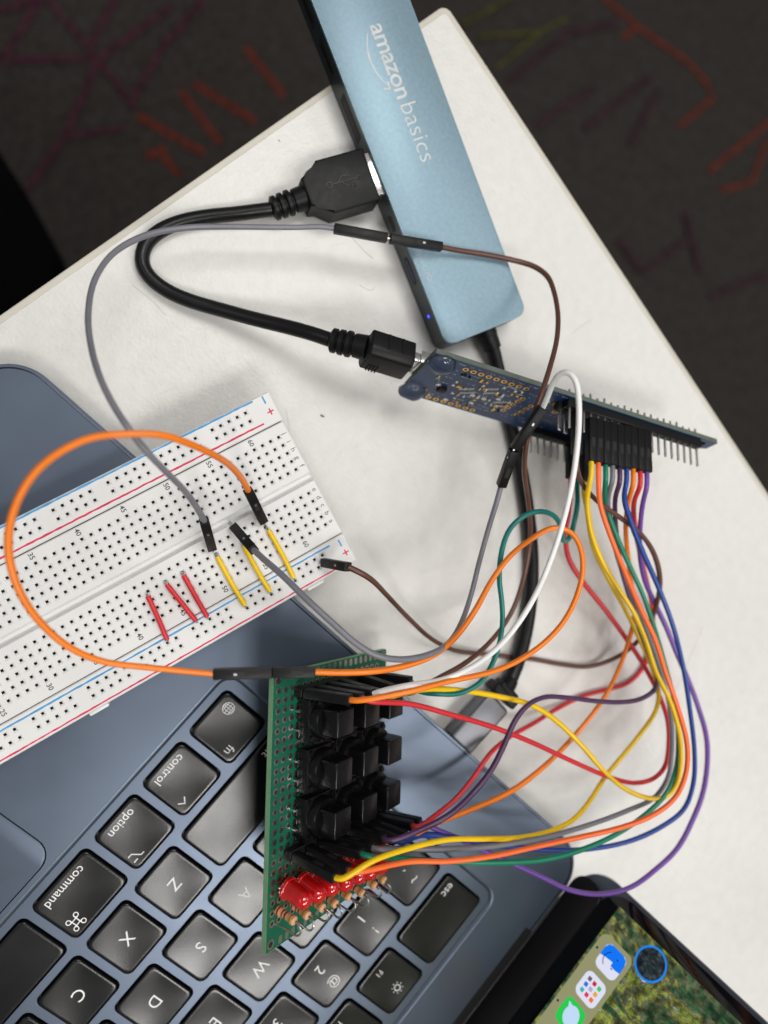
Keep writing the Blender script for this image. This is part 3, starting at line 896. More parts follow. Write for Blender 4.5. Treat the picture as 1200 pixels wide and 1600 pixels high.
for c in 'ZXCVSDFAWEQR':
    leg(c, c, 5.0)
for c, s in (('1', '!'), ('2', '@'), ('3', '#'), ('4', '$')):
    leg(c, c, 4.6, 0, -2.9)
    leg(c, s, 4.0, 0, 3.4)
leg('`', '~', 5.0, 0, 3.0)
leg('`', '`', 5.0, 0, -3.2)
leg('esc', 'esc', 3.6, -8.6, -4.4)
leg('fn', 'fn', 3.6, 4.6, 4.6)
leg('control', 'control', 3.5, 0, -4.8)
leg('option', 'option', 3.5, 0, -4.8)
leg('command', 'command', 3.5, 0.6, -4.8)
leg('shift', 'shift', 3.5, -15.0, -4.8)
leg('F1', 'F1', 2.5, 0, -4.9)
leg('F2', 'F2', 2.5, 0, -4.9)
leg('tab', 'tab', 3.5, -8.5, -4.6)
leg('caps', 'caps lock', 3.5, -5.0, -4.8)


def icon(key, lines, dx, dy, r=0.16):
    lay(strokes('legend', lines, r, T(dx, dy, ZT), 'key_legend', KEY[key]), key)


def arc(cx, cy, r, a0=0, a1=360, n=20):
    return [(cx + r * math.cos(math.radians(a0 + (a1 - a0) * k / n)), cy + r * math.sin(math.radians(a0 + (a1 - a0) * k / n))) for k in range(n + 1)]


icon('control', [[(-1.3, -0.6), (0, 0.8), (1.3, -0.6)]], 4.6, 4.4, 0.2)
icon('option', [[(-1.9, 1.1), (-0.9, 1.1), (0.7, -1.1), (1.9, -1.1)], [(0.5, 1.1), (1.9, 1.1)]], 4.4, 4.4, 0.17)
icon('command', [[(-0.75, -1.4), (-0.75, 1.4)], [(0.75, -1.4), (0.75, 1.4)], [(-1.4, -0.75), (1.4, -0.75)], [(-1.4, 0.75), (1.4, 0.75)]] +
     [arc(sx * 1.4, sy * 1.4, 0.65, n=14) for sx in (-1, 1) for sy in (-1, 1)], 6.2, 4.2, 0.16)
gl = [arc(0, 0, 1.75)] + [[(-1.7, q), (1.7, q)] for q in (0,)] + [[(-1.45, 0.95), (1.45, 0.95)], [(-1.45, -0.95), (1.45, -0.95)], [(0, -1.75), (0, 1.75)]]
gl += [[(0.85 * math.sin(t) * sx, 1.75 * math.cos(t)) for t in [math.pi * k / 12 for k in range(13)]] for sx in (-1, 1)]
icon('fn', gl, -4.3, -3.8, 0.12)
for fk in ('F1', 'F2'):
    icon(fk, [arc(0, 0, 0.95)] + [[(1.55 * math.cos(a), 1.55 * math.sin(a)), (1.85 * math.cos(a), 1.85 * math.sin(a))] for a in [k * math.pi / 4 for k in range(8)]], 0, 3.2, 0.19)

# hinge and lid
bm = bmesh.new()
M_h = Matrix.Rotation(math.radians(90), 4, 'Y')
lathe(bm, [(3.6, 0), (3.6, 308)], 24, T(-15, 31.0, -3.4) @ M_h)
finish('hinge_barrel', bm, 'hinge_black', lap)
bm = bmesh.new()
prism(bm, [(-1, 27.0), (279, 27.0), (279, 33.5), (-1, 33.5)], -2.6, 0.05)
finish('hinge_cover', bm, 'hinge_black', lap)
TH = math.radians(73)
LID = T(0, 31, 0) @ Matrix.Rotation(TH, 4, 'X')     # lid local: x along hinge, y up the lid, -z behind, +z to the viewer


def lid(bm, name, material, parent=lap, angle=35):
    bmesh.ops.transform(bm, matrix=LID, verts=bm.verts)
    return finish(name, bm, material, parent, angle)


bm = bmesh.new()
prism(bm, rr(339.5, 229, 11, 138.5, 114.5, 8), -4.2, -0.45, 0.4)
lidobj = lid(bm, 'lid_shell', 'alu_deck')
fill = [rr(340.1, 229.6, 11.3, 138.5, 114.5, 8), rr(339.6, 229.1, 11.05, 138.5, 114.5, 8)]
bm = bmesh.new()
for o_, i_ in zip((fill[0],), (fill[1],)):
    n_ = len(o_)
    ra = [[bm.verts.new((x, y, z)) for x, y in pp] for pp, z in ((o_, -1.7), (o_, -0.85), (i_, -0.6))]
    for a, c in zip(ra, ra[1:]):
        for k in range(n_):
            bm.faces.new((a[k], a[(k + 1) % n_], c[(k + 1) % n_], c[k]))
lid(bm, 'lid_rim', 'rim_glint', lidobj)
bm = bmesh.new()
prism(bm, rr(337.4, 218, 9.5, 138.5, 119.4, 8), -0.43, 0.0, 0.12)
lid(bm, 'screen_glass', 'glass_black', lidobj)
bm = bmesh.new()
prism(bm, rr(330, 11.6, 4.5, 138.5, 5.3, 5), -0.43, 0.35, 0.2)
lid(bm, 'chin_gasket', 'hinge_black', lidobj)
bm = bmesh.new()
prism(bm, [(-26.6, 16.9), (303.6, 16.9), (303.6, 221), (-26.6, 221)], -0.1, 0.012)
lid(bm, 'screen_picture', 'screen_wallpaper', lidobj)


def onscreen(name, pts, h, material):
    bm = bmesh.new()
    prism(bm, pts, 0.004, h)
    return lid(bm, name, material, lidobj)


dock = rr(313.5, 12.4, 2.6, 138.5, 23.9, 6)
onscreen('dock', dock, 0.016, 'dock')
onscreen('icon', rr(8.0, 8.0, 2.0, -12.9, 24.7), 0.020, 'icon_white')
onscreen('icon_half', [(-16.9, 22.7), (-16.9, 26.7), (-16.3, 28.1), (-14.9, 28.7), (-12.3, 28.7), (-12.0, 27.2), (-12.0, 25.3), (-13.2, 25.3), (-12.8, 22.6), (-12.3, 20.7), (-14.9, 20.7), (-16.3, 21.3)], 0.023, 'icon_blue')
mface = LID @ T(-12.9, 24.7, 0.024)
strokes('icon_face', [arc(0, -0.2, 2.4, 210, 330, 12)], 0.13, mface, 'icon_dark', lidobj)
strokes('icon_face', [[(-1.7, 1.0), (-1.7, 1.7)], [(1.3, 1.0), (1.3, 1.7)]], 0.16, mface, 'icon_dark', lidobj)
onscreen('icon', rr(8.0, 8.0, 2.0, -3.0, 24.7), 0.020, 'icon_white')
cols = ['dot_grey', 'dot_red', 'dot_green', 'dot_blue', 'dot_silver', 'dot_amber', 'dot_teal', 'dot_pink', 'dot_orange']
for i in range(9):
    onscreen('icon_tile', rr(1.25, 1.25, 0.25, -3.0 - 1.95 + 1.95 * (i // 3), 24.7 - 1.95 + 1.95 * (i % 3), 3), 0.024, cols[i])
onscreen('icon', rr(8.0, 8.0, 2.0, 6.6, 24.5), 0.020, 'icon_green')
onscreen('icon_bubble', [(6.6 + 3.0 * math.cos(a), 24.8 + 2.6 * math.sin(a)) for a in [k * math.pi / 12 for k in range(24)]], 0.024, 'icon_bubble')
onscreen('icon_bubble', [(4.2, 23.6), (5.6, 22.6), (3.9, 21.7)], 0.026, 'icon_bubble')
for i, c in enumerate(('dot_blue', 'dot_amber', 'dot_red', 'icon_white')):
    onscreen('icon', rr(8.0, 8.0, 2.0, 16.5 + 10 * i, 24.6), 0.020, c)
for x in (-12.9, -3.0 + 9.6):
    onscreen('dock_dot', circ(0.4, x, 18.9, 10), 0.022, 'icon_dark')
onscreen('pointer_ring', circ(4.9, -20.9, 34.0, 40), 0.018, 'ring_blue')
onscreen('pointer_disc', circ(4.3, -20.9, 34.0, 40), 0.022, 'pointer_fill')

# ------------------------------------------------------------------ breadboard
bb = empty('breadboard', BB['o'], BB['M'], 'white plastic breadboard lying across the laptop palm rest', 'breadboard')
Q = 2.54
X0, X1 = -160.8, 3.3


def strip(name, y0, y1, rows, x1):
    """one moulded strip with square spring-contact holes; rows = [(y, [x...])]"""
    bm = bmesh.new()
    e = 0.28

    def quad(a, b, c, d, mi=0):
        f = bm.faces.new((a, b, c, d))
        f.material_index = mi

    def rect(xa, xb, ya, yb):
        if xb - xa < 1e-4 or yb - ya < 1e-4:
            return
        quad(*[bm.verts.new((x, y, 0)) for x, y in ((xa, ya), (xb, ya), (xb, yb), (xa, yb))])

    def ring(cx, cy, h, z):
        return [bm.verts.new((cx + sx * h, cy + sy * h, z)) for sx, sy in ((-1, -1), (1, -1), (1, 1), (-1, 1))]
    xa, xb, ya, yb = X0 + e, x1 - e, y0 + e, y1 - e
    y = ya
    for ry, xs in sorted(rows):
        rect(xa, xb, y, ry - Q / 2)
        x = xa
        for cx in sorted(xs):
            rect(x, cx - Q / 2, ry - Q / 2, ry + Q / 2)
            o, c1, c2, c3 = ring(cx, ry, Q / 2, 0), ring(cx, ry, 0.80, 0), ring(cx, ry, 0.37, -0.28), ring(cx, ry, 0.36, -3.0)
            for k in range(4):
                q = (k + 1) % 4
                quad(o[k], o[q], c1[q], c1[k])
                quad(c1[k], c1[q], c2[q], c2[k])
                quad(c2[k], c2[q], c3[q], c3[k], 1)
            quad(*c3, 1)
            x = cx + Q / 2
        rect(x, xb, ry - Q / 2, ry + Q / 2)
        y = ry + Q / 2
    rect(xa, xb, y, yb)
    lo = [(X0, y0), (x1, y0), (x1, y1), (X0, y1)]
    hi = [(xa, ya), (xb, ya), (xb, yb), (xa, yb)]
    vh = [bm.verts.new((x, y, 0)) for x, y in hi]
    vm = [bm.verts.new((x, y, -e)) for x, y in lo]
    vl = [bm.verts.new((x, y, -8.4)) for x, y in lo]
    for k in range(4):
        q = (k + 1) % 4
        quad(vh[k], vm[k], vm[q], vh[q])
        quad(vm[k], vl[k], vl[q], vm[q])
    quad(*vl)
    bmesh.ops.remove_doubles(bm, verts=bm.verts, dist=1e-4)
    return finish(name, bm, ['abs_white', 'contact_shade'], bb, 20)


cols63 = [(-c) * Q for c in range(63)]
rail = [-4.95 - 15.24 * g - Q * i for g in range(10) for i in range(5)]
rail = [x for x in rail if x > X0 + 3]
strip('power_rail', 3.78, 12.5, [(10.0, rail), (7.46, rail)], 3.6)
strip('terminal_strip', -12.85, 3.5, [(-Q * i, cols63) for i in range(5)], 3.3)
strip('terminal_strip', -32.2, -14.95, [(-Q * i, cols63) for i in range(7, 12)], 3.3)
strip('power_rail', -41.4, -32.48, [(-35.2, rail), (-37.74, rail)], 3.3)
bm = bmesh.new()
box(bm, ((X0 + X1) / 2, -13.9, -4.1), (X1 - X0 - 0.6, 2.3, 5))
finish('centre_channel', bm, 'abs_white', bb)
for ys in (3.64, -32.34):
    bm = bmesh.new()
    box(bm, ((X0 + X1) / 2, ys, -5.2), (X1 - X0 - 0.8, 0.5, 6))
    finish('seam', bm, 'hole_dark', bb)
for x in (-77, -10.5, -140):
    bm = bmesh.new()
    box(bm, (x, -41.9, -3.4), (5.5, 1.4, 3.6), 0.3)
    finish('joining_tab', bm, 'abs_white', bb)


def stripe(xa, xb, y, w, material):
    """printed line with the slightly ragged edge of worn ink"""
    bm = bmesh.new()
    n = max(1, int((xb - xa) / 1.2))
    a, b2 = [], []
    for k in range(n + 1):
        x = xa + (xb - xa) * k / n
        a.append(bm.verts.new((x, y - w / 2 + random.uniform(-.07, .07), 0.012)))
        b2.append(bm.verts.new((x, y + w / 2 + random.uniform(-.07, .07), 0.012)))
    for k in range(n):
        bm.faces.new((a[k], a[k + 1], b2[k + 1], b2[k]))
    finish('printed_line', bm, material, bb)


stripe(-158, -1.7, 11.95, 0.5, 'print_blue')
stripe(-158, -1.8, 5.15, 0.5, 'print_red')
stripe(-158, -1.8, -33.75, 0.5, 'print_blue')
stripe(-158, -1.8, -40.55, 0.45, 'print_red')
stripe(1.0, 1.5, 10.9, 2.2, 'print_blue')
stripe(0.9, 1.4, -34.6, 2.2, 'print_blue')
for y in (7.3, -37.8):
    strokes('printed_plus', [[(-0.95, 0), (0.95, 0)], [(0, -0.95), (0, 0.95)]], 0.22, T(1.4, y, 0.0), 'print_red', bb)
for c in range(5, 64, 5):
    x = (c - 63) * Q
    text('printed_number', str(c), 1.9, T(x, 2.05, 0.0) @ RZ(-90), 'print_black', bb, 0.03)
    text('printed_number', str(c), 1.9, T(x, -30.0, 0.0) @ RZ(-90), 'print_black', bb, 0.03)
for i, c in enumerate('jihgf'):
    text('printed_letter', c, 2.1, T(1.95, -Q * i + 0.2, 0.0) @ RZ(-90), 'print_black', bb)
for i, c in enumerate('edcba'):
    text('printed_letter', c, 2.1, T(1.95, -Q * (7 + i) + 0.2, 0.0) @ RZ(-90), 'print_black', bb)

BBM = Matrix(BB['M']).to_4x4()
BBM.translation = Vector(BB['o'])
LINKS = [
    ('yellow', (-30.48, -20.32), (-30.48, -37.3), 'yellow link wire on breadboard under the far grey connector, leftmost yellow link'),
    ('yellow', (-22.86, -21.2), (-22.7, -37.3), 'yellow link wire on breadboard, middle of the three yellow links'),
    ('yellow', (-14.9, -20.6), (-15.1, -37.3), 'yellow link wire on breadboard below orange connector, rightmost yellow link'),
    ('red', (-51.2, -20.6), (-52.8, -34.9), 'red link wire on breadboard, leftmost of the three red links'),
    ('red', (-45.7, -20.3), (-43.7, -34.3), 'red link wire on breadboard, slanted middle one of three red links'),
    ('red', (-40.6, -20.3), (-40.7, -34.8), 'red link wire on breadboard, rightmost of the three red links'),
]
for c, a, b2, lab in LINKS:
    A3, B3 = Vector((*a, 0)), Vector((*b2, 0))
    d = (B3 - A3).normalized()
    root = empty('link_wire', BBM @ A3, BB['M'], lab, 'wire', 'solid link wires on the breadboard')
    bm = bmesh.new()
    mid = (A3 + B3) / 2 + Vector((random.uniform(-.3, .3), 0, 1.5))
    tube(bm, [A3 + d * 0.7 + Vector((0, 0, 0.95)), mid, B3 - d * 0.7 + Vector((0, 0, 0.95))], 0.68, 10)
    finish('insulation', bm, 'wire_' + c, root, shift=A3)
    for e, s in ((A3, 1), (B3, -1)):
        bm = bmesh.new()
        tube(bm, [e + d * s * 1.0 + Vector((0, 0, 0.95)), e + d * s * 0.25 + Vector((0, 0, 0.85)), e + Vector((0, 0, 0.3)), e + Vector((0, 0, -2.2))], 0.26, 8, step=0.3)
        finish('bare_end', bm, 'tin', root, shift=A3)

# ------------------------------------------------------------------ blue hub with its captive cable
HX, HY = Vector((-0.395, 0.9187, 0)), Vector((-0.9187, -0.395, 0))
HM = Matrix((HX, HY, Vector((0, 0, 1)))).transposed()
hub = empty('usb_hub', (17.1, 51.2, 0), HM, 'slim pale blue metal hub with white lettering on its top', 'usb hub')
HW, HL, HH = 29.1, 122, 11
bm = bmesh.new()
prism(bm, rr(HL, HW, 3.2, HL / 2, -HW / 2, 6), 0.6, HH - 1.0)
finish('case', bm, 'hub_side', hub)
bm = bmesh.new()
prism(bm, rr(HL, HW, 3.2, HL / 2, -HW / 2, 6), HH - 0.98, HH, 0.22)
finish('top_plate', bm, 'hub_blue', hub)
for xa, xb, kind in ((85.7, 97.0, 'usb'), (66.4, 80.0, 'usb'), (101, 113, 'usb'), (38.2, 43.2, 'c'), (21.2, 30.0, 'c')):
    h = 4.6 if kind == 'usb' else 2.9
    Mp_ = T((xa + xb) / 2, 0.02, 5.6) @ Matrix.Rotation(math.radians(-90), 4, 'X')
    bm = bmesh.new()
    prism(bm, rr(xb - xa, h, 0.6 if kind == 'usb' else 1.3), -0.4, 0.05)
    bmesh.ops.transform(bm, matrix=Mp_, verts=bm.verts)
    port = finish('port', bm, 'hole_dark', hub)
    bm = bmesh.new()
    prism(bm, rr(xb - xa - 2.2, 1.3 if kind == 'usb' else 0.8, 0.3), -0.3, 0.09)
    bmesh.ops.transform(bm, matrix=T(0, 0, 0) @ Mp_, verts=bm.verts)
    finish('port_tongue', bm, 'usb_blue' if xa == 21.2 else 'black_plastic', port)
bm = bmesh.new()
lathe(bm, [(0.55, 0), (0.5, 0.12), (0, 0.2)], 14, T(10.8, -0.02, 5.8) @ Matrix.Rotation(math.radians(-90), 4, 'X'))
finish('indicator_light', bm, 'led_blue', hub)
TM = T(0, 0, HH + 0.004) @ RZ(180)
text('lettering', 'amazon', 7.6, T(83.2, -16.2, HH + 0.004) @ RZ(180), 'hub_print', hub, 0.07, 0.94)
text('lettering', 'basics', 7.8, T(62.0, -16.2, HH + 0.004) @ RZ(180), 'hub_print', hub, -0.09, 1.0)
text('lettering', 'Type-C PD', 2.2, T(25.0, -2.6, HH + 0.004) @ RZ(180), 'hub_print_faint', hub)
# curved arrow under the first word
bm = bmesh.new()
n = 18
up_, dn_ = [], []
for k in range(n + 1):
    t = k / n
    x = 92.5 - 15.5 * t
    y = -12.6 + 2.6 * (1 - (2 * t - 1) ** 2) * 0.9
    w = 0.12 + 0.42 * math.sin(math.pi * min(1, t * 0.8 + 0.1))
    up_.append(bm.verts.new((x, y - w / 2, HH + 0.012)))
    dn_.append(bm.verts.new((x, y + w / 2, HH + 0.012)))
for k in range(n):
    bm.faces.new((up_[k], up_[k + 1], dn_[k + 1], dn_[k]))
for tri in ([(75.6, -13.1), (78.1, -13.3), (78.1, -12.8), (76.3, -12.6)], [(75.6, -13.1), (76.3, -12.6), (76.6, -10.9), (76.1, -10.9)]):
    bm.faces.new([bm.verts.new((x, y, HH + 0.014)) for x, y in tri])
finish('curved_arrow', bm, 'hub_print', hub)
Hi = hub.matrix_world.inverted()


def inhub(bm):
    bmesh.ops.scale(bm, verts=bm.verts, vec=(S, S, S))
    bmesh.ops.transform(bm, matrix=Hi, verts=bm.verts)
    bmesh.ops.scale(bm, verts=bm.verts, vec=(1 / S, 1 / S, 1 / S))
    return bm


bm = bmesh.new()
tube(bm, C_CABLE, 2.35, 14)
finish('cable', inhub(bm), 'cable_black', hub)
bm = bmesh.new()
a = Vector(C_CABLE[0])
dr = (Vector(C_CABLE[1]) - a).normalized()
lathe(bm, [(3.3, -2.5), (3.3, 1.0), (3.1, 1.2), (2.9, 5.6), (2.4, 5.8)], 20, frame(a - dr * 1.0, a + dr))
finish('strain_relief', inhub(bm), 'black_plastic', hub)
a, b2, c3 = (Vector(q) for q in CPLUG)
bm = bmesh.new()
lathe(bm, [(2.35, -1), (2.7, 0), (3.2, 5.0)], 18, frame(a, b2))
Mpl = frame(b2, c3)
box(bm, (0, 0, 0.6), (10.4, 7.0, 3.2), 0.8, 3, Mpl)
box(bm, (0, 0, -1.4), (8.0, 6.0, 2.6), 0.8, 3, Mpl)
finish('plug_collar', inhub(bm), 'black_plastic', hub)
bm = bmesh.new()
L = (c3 - b2).length
box(bm, (0, 0, 2.2 + (L + 1.6) / 2), (9.8, 6.4, L - 0.4), 1.2, 3, Mpl)
finish('plug_body', inhub(bm), 'alu_dull', hub)
bm = bmesh.new()
box(bm, (0, 0, L + 1.6), (8.2, 2.5, 4.5), 0.9, 3, Mpl)
finish('plug_tip', inhub(bm), 'steel', hub)

# ------------------------------------------------------------------ blue controller board
CTM = Matrix(CT['M']).to_4x4()
CTM.translation = Vector(CT['o'])
ct = empty('controller_board', CT['o'], CT['M'], 'blue circuit board standing on edge with pin rows, behind wire bundle', 'circuit board')
BL, BW = CT['L'], 24.0
out = [(0, 0), (0, -BW), (BL - 11, -BW), (BL - 9.5, -21.5), (BL - 19, -19), (BL - 25, -18), (BL - 24.4, -4.6), (BL - 7.5, -4.6), (BL - 3.5, -6.2), (BL, -4.4), (BL, 0)]
hole = circ(1.5, BL - 4.2, -2.7, 16)
fill2d('pcb', [out, hole], -1.6, -0.02, 'pcb_blue', ct)
rim = bmesh.new()
box(rim, (BL / 2, 0.06, -0.8), (BL - 0.2, 0.1, 1.5))
box(rim, (-0.06, -BW / 2, -0.8), (0.1, BW - 0.2, 1.5))
finish('bare_edge', rim, 'pcb_blue_edge', ct)


def ring_pad(bm, x, y, ro, ri, z=0.02, n=12, M=None):
    a = [bm.verts.new((x + ro * math.cos(2 * math.pi * k / n), y + ro * math.sin(2 * math.pi * k / n), z)) for k in range(n)]
    b3 = [bm.verts.new((x + ri * math.cos(2 * math.pi * k / n), y + ri * math.sin(2 * math.pi * k / n), z + 0.03)) for k in range(n)]
    for k in range(n):
        bm.faces.new((a[k], a[(k + 1) % n], b3[(k + 1) % n], b3[k]))
    c = [bm.verts.new((v.co.x, v.co.y, z + 0.015)) for v in b3]
    f = bm.faces.new(c)
    f.material_index = 1


for pts in ([(10.85 + 2.5 * k, -3.0) for k in range(9)], [(8.7 + 2.53 * k, -22.2) for k in range(7)],
            [(31.9 + 0.3 * k, -17.3 + 2.25 * k) for k in range(5)], [(36.8 + 0.25 * k, -17.4 + 2.2 * k) for k in range(4)], [(45.6, -10.1)]):
    for x, y in pts:
        bm = bmesh.new()
        ring_pad(bm, x, y, 0.92, 0.45)
        finish('gold_pad', bm, ['gold', 'hole_dark'], ct)
rs = random.Random(3)
for k in range(80):
    x, y = 6 + 1.9 * rs.randrange(20), -5.6 - 2.1 * rs.randrange(8)
    if 31 < x < 39:
        continue
    w, h = rs.choice(((1.0, 0.5), (1.6, 0.8), (0.5, 1.0), (0.8, 1.6), (0.7, 0.7)))
    bm = bmesh.new()
    box(bm, (x, y, 0.22), (w, h, 0.45), 0.06, 1)
    chip = finish('chip', bm, rs.choice(('tin', 'tin', 'tin', 'black_plastic', 'gold')), ct)
bm = bmesh.new()
box(bm, (9.8, -15.6, 0.5), (2.6, 2.2, 1.0), 0.15)
finish('chip', bm, 'black_plastic', ct)
for bx, by in ((14.5, -13), (20.5, -9.5), (27, -14.5)):      # fine-pitch legs of packages
    bm = bmesh.new()
    for k in range(7):
        box(bm, (bx + 0.55 * k, by + 0.35 * k, 0.08), (0.3, 0.95, 0.14))
        box(bm, (bx + 0.55 * k + 1.2, by + 0.35 * k - 1.9, 0.08), (0.3, 0.95, 0.14))
    finish('chip_legs', bm, 'tin', ct)
bm = bmesh.new()
for k in range(300):          # rows of fine white printing
    x, y = rs.uniform(7, 48), rs.choice((-1.3, -4.9, -6.8, -9.2, -12.4, -15.8, -18.6, -20.2)) + rs.uniform(-.12, .12)
    w = rs.uniform(0.25, 0.8)
    vs = [bm.verts.new((x + a * w, y + b3 * 0.12, 0.03)) for a, b3 in ((0, 0), (1, 0), (1, 1), (0, 1))]
    bm.faces.new(vs)
tag(finish('printed_marks', bm, 'silk', ct), kind='stuff')
text('printed_mark', 'JTAG', 1.3, T(27, -4.6, 0.02), 'silk', ct)
text('printed_mark', 'P1', 1.3, T(6.5, -11.5, 0.02), 'silk', ct)
for x, y in ((3.7, -3.6), (2.6, -21.4)):
    bm = bmesh.new()
    lathe(bm, [(4.0, -0.3), (4.0, 0.6), (3.5, 1.6), (2.4, 2.4), (1.0, 2.8), (0, 2.85)], 24, T(x, y, 0.02))
    finish('clear_foot', bm, 'rubber_clear', ct)
bm = bmesh.new()
lathe(bm, [(3.6, -0.3), (3.6, 0.5), (3.1, 1.4), (2.1, 2.1), (0.9, 2.4), (0, 2.45)], 20, T(BL - 14.5, -21.6, 0.02))
finish('clear_foot', bm, 'rubber_clear', ct)
PINX = [47.6 + 2.54 * k for k in range(-1, 19)]
for row, y in (('upper', -2.0), ('lower', -22.0)):
    xs = PINX if row == 'upper' else [45.06 + 2.54 * k for k in range(9)]
    bm = bmesh.new()
    box(bm, ((xs[0] + xs[-1]) / 2, y, 1.25), (xs[-1] - xs[0] + 2.5, 2.5, 2.5), 0.2, 1)
    finish('header_strip', bm, 'housing_black', ct)
    for x in xs:
        bm = bmesh.new()
        box(bm, (x, y, 3.3), (0.62, 0.62, 11.6), 0.12, 1)
        finish('header_pin', bm, 'tin', ct)
        bm = bmesh.new()
        lathe(bm, [(0.95, 0), (0.62, 0.7), (0.36, 1.3), (0.34, 1.9 + rs.uniform(0, 0.9))], 10, T(x, y, -1.62) @ Matrix.Rotation(math.pi, 4, 'X'))
        finish('solder_joint', bm, 'tin', ct)
for x, y in ((43.6, -4.8), (46.2, -5.5)):
    bm = bmesh.new()
    box(bm, (x, y, 1.25), (2.5, 2.5, 2.5), 0.2, 1)
    finish('header_strip', bm, 'housing_black', ct)
    bm = bmesh.new()
    box(bm, (x, y, 5.2), (1.1, 0.62, 7.6), 0.12, 1)
    finish('header_pin', bm, 'steel', ct)
bm = bmesh.new()
box(bm, (3.6, -12, -3.6), (8.6, 7.6, 3.9), 0.3)
finish('usb_socket', bm, 'steel', ct)

# ------------------------------------------------------------------ USB cable
usb = empty('usb_cable', USB_CABLE[6], None, 'black USB cable curling from hub to the blue board', 'usb cable')
O = Vector(USB_CABLE[6])
bm = bmesh.new()
tube(bm, USB_CABLE, 2.1, 14)
finish('cable', bm, 'cable_black', usb, shift=O)


def relief(a, b2, r0=2.3, r1=3.6, n=3):
    a, b2 = Vector(a), Vector(b2)
    L = (b2 - a).length
    pr = [(r0, 0)]
    for k in range(n):
        z = L * (0.04 + 0.2 * k)
        rr_ = r1 + 0.12 * k
        pr += [(rr_ - 0.3, z), (rr_, z + 0.25), (rr_, z + L * 0.12), (rr_ - 0.3, z + L * 0.12 + 0.25), (r0 + 0.45, z + L * 0.135 + 0.25), (r0 + 0.45, z + L * 0.19)]
    pr += [(r1 - 0.1, L * 0.66), (r1 + 0.15, L)]
    bm = bmesh.new()
    lathe(bm, pr, 20, frame(a, b2))
    return bm


finish('strain_relief', relief(USBA[2], USBA[0], 2.3, 3.5), 'black_plastic', usb, shift=O)
a, b2 = Vector(USBA[0]), Vector(USBA[1])
ax = (b2 - a).normalized()
side = Vector((0, 0, 1)).cross(ax).normalized()
UM = Matrix((ax, side, ax.cross(side))).transposed().to_4x4()
UM.translation = a
L = (b2 - a).length - 0.9
bm = bmesh.new()
prism(bm, [(-0.6, -4.2), (1.6, -4.7), (5.4, -7.9), (L - 0.4, -7.9), (L, -7.5), (L, 7.5), (L - 0.4, 7.9), (5.4, 7.9), (1.6, 4.7), (-0.6, 4.2)], -4.4, 4.3, 0.7, 3)
bmesh.ops.transform(bm, matrix=UM, verts=bm.verts)
plug = finish('plug_body', bm, 'black_plastic', usb, 30, shift=O)
bm = bmesh.new()
box(bm, (L + 4.0, 0, 1.2), (9.0, 12.6, 5.0), 0.3, 2, UM)
finish('plug_shell', bm, 'steel', usb, shift=O)
trident = [[(-5.2, 0), (4.6, 0)], [(-2.6, 0), (-0.9, 1.9), (0.8, 1.9)], [(-1.6, 0), (0.2, -1.9), (1.9, -1.9)], arc(-6.1, 0, 1.0, n=14), arc(1.5, 1.9, 0.65, n=12),
           [(1.9, -2.5), (3.1, -2.5), (3.1, -1.3), (1.9, -1.3), (1.9, -2.5)], [(4.6, 0.7), (6.0, 0), (4.6, -0.7), (4.6, 0.7)]]
bm = bmesh.new()
for l in trident:
    tube(bm, [(x * 0.85, y * 0.85, 0) for x, y in l], 0.15, 6, smooth=False)
bmesh.ops.transform(bm, matrix=UM @ T(11.8, 0, 4.32), verts=bm.verts)
s2 = finish('raised_symbol', bm, 'button_black', plug, shift=O)
for y in (2.4, -2.6):
    bm = bmesh.new()
    lathe(bm, [(0.5, -0.2), (0.5, 0.02)], 12, UM @ T(5.6, y, 4.31))
    finish('mould_dot', bm, 'hole_dark', plug, shift=O)
# mini plug, aligned with the board it is pushed into
e0 = CTM @ Vector((-1.6, -12.0, -3.4))
e1 = CTM @ Vector((-16.2, -12.3, -3.4))
bx_, by_, bz_ = (Vector(c) for c in CTM.to_3x3().transposed())
MM = Matrix((by_, bz_, bx_)).transposed().to_4x4()
MM.translation = e1
Lm = (e0 - e1).length
bm = bmesh.new()
prism(bm, [(-5.4, -3.2), (5.4, -3.2), (5.4, 2.4), (4.0, 4.4), (-4.0, 4.4), (-5.4, 2.4)], 0, Lm - 1.2)
bmesh.ops.bevel(bm, geom=list(bm.edges), offset=0.75, segments=3, profile=0.5, affect='EDGES')
bmesh.ops.transform(bm, matrix=MM, verts=bm.verts)
vs = box(bm, (0, 0.4, 1.4), (9.6, 6.4, 3.4), 1.0, 2, MM)
mp = finish('mini_plug_body', bm, 'black_plastic', usb, 32, shift=O)
for k in range(2):
    bm = bmesh.new()
    box(bm, (5.35, -0.4, 5.2 + 4.2 * k), (0.5, 5.0, 0.7), 0.15, 1, MM)
    finish('grip_rib', bm, 'black_plastic', mp, shift=O)
for k in range(4):
    bm = bmesh.new()
    box(bm, (-2.4, 4.5, 2.0 + 0.9 * k), (3.0, 0.5, 0.42), 0.1, 1, MM)
    finish('grip_rib', bm, 'black_plastic', mp, shift=O)
bm = bmesh.new()
box(bm, (0, 0, Lm + 0.6), (6.8, 2.8, 4.6), 0.3, 2, MM)
finish('mini_plug_shell', bm, 'steel', usb, shift=O)
finish('strain_relief', relief(USB_CABLE[-1], e1 + bx_ * 0.6, 2.3, 3.5, 3), 'black_plastic', usb, shift=O)

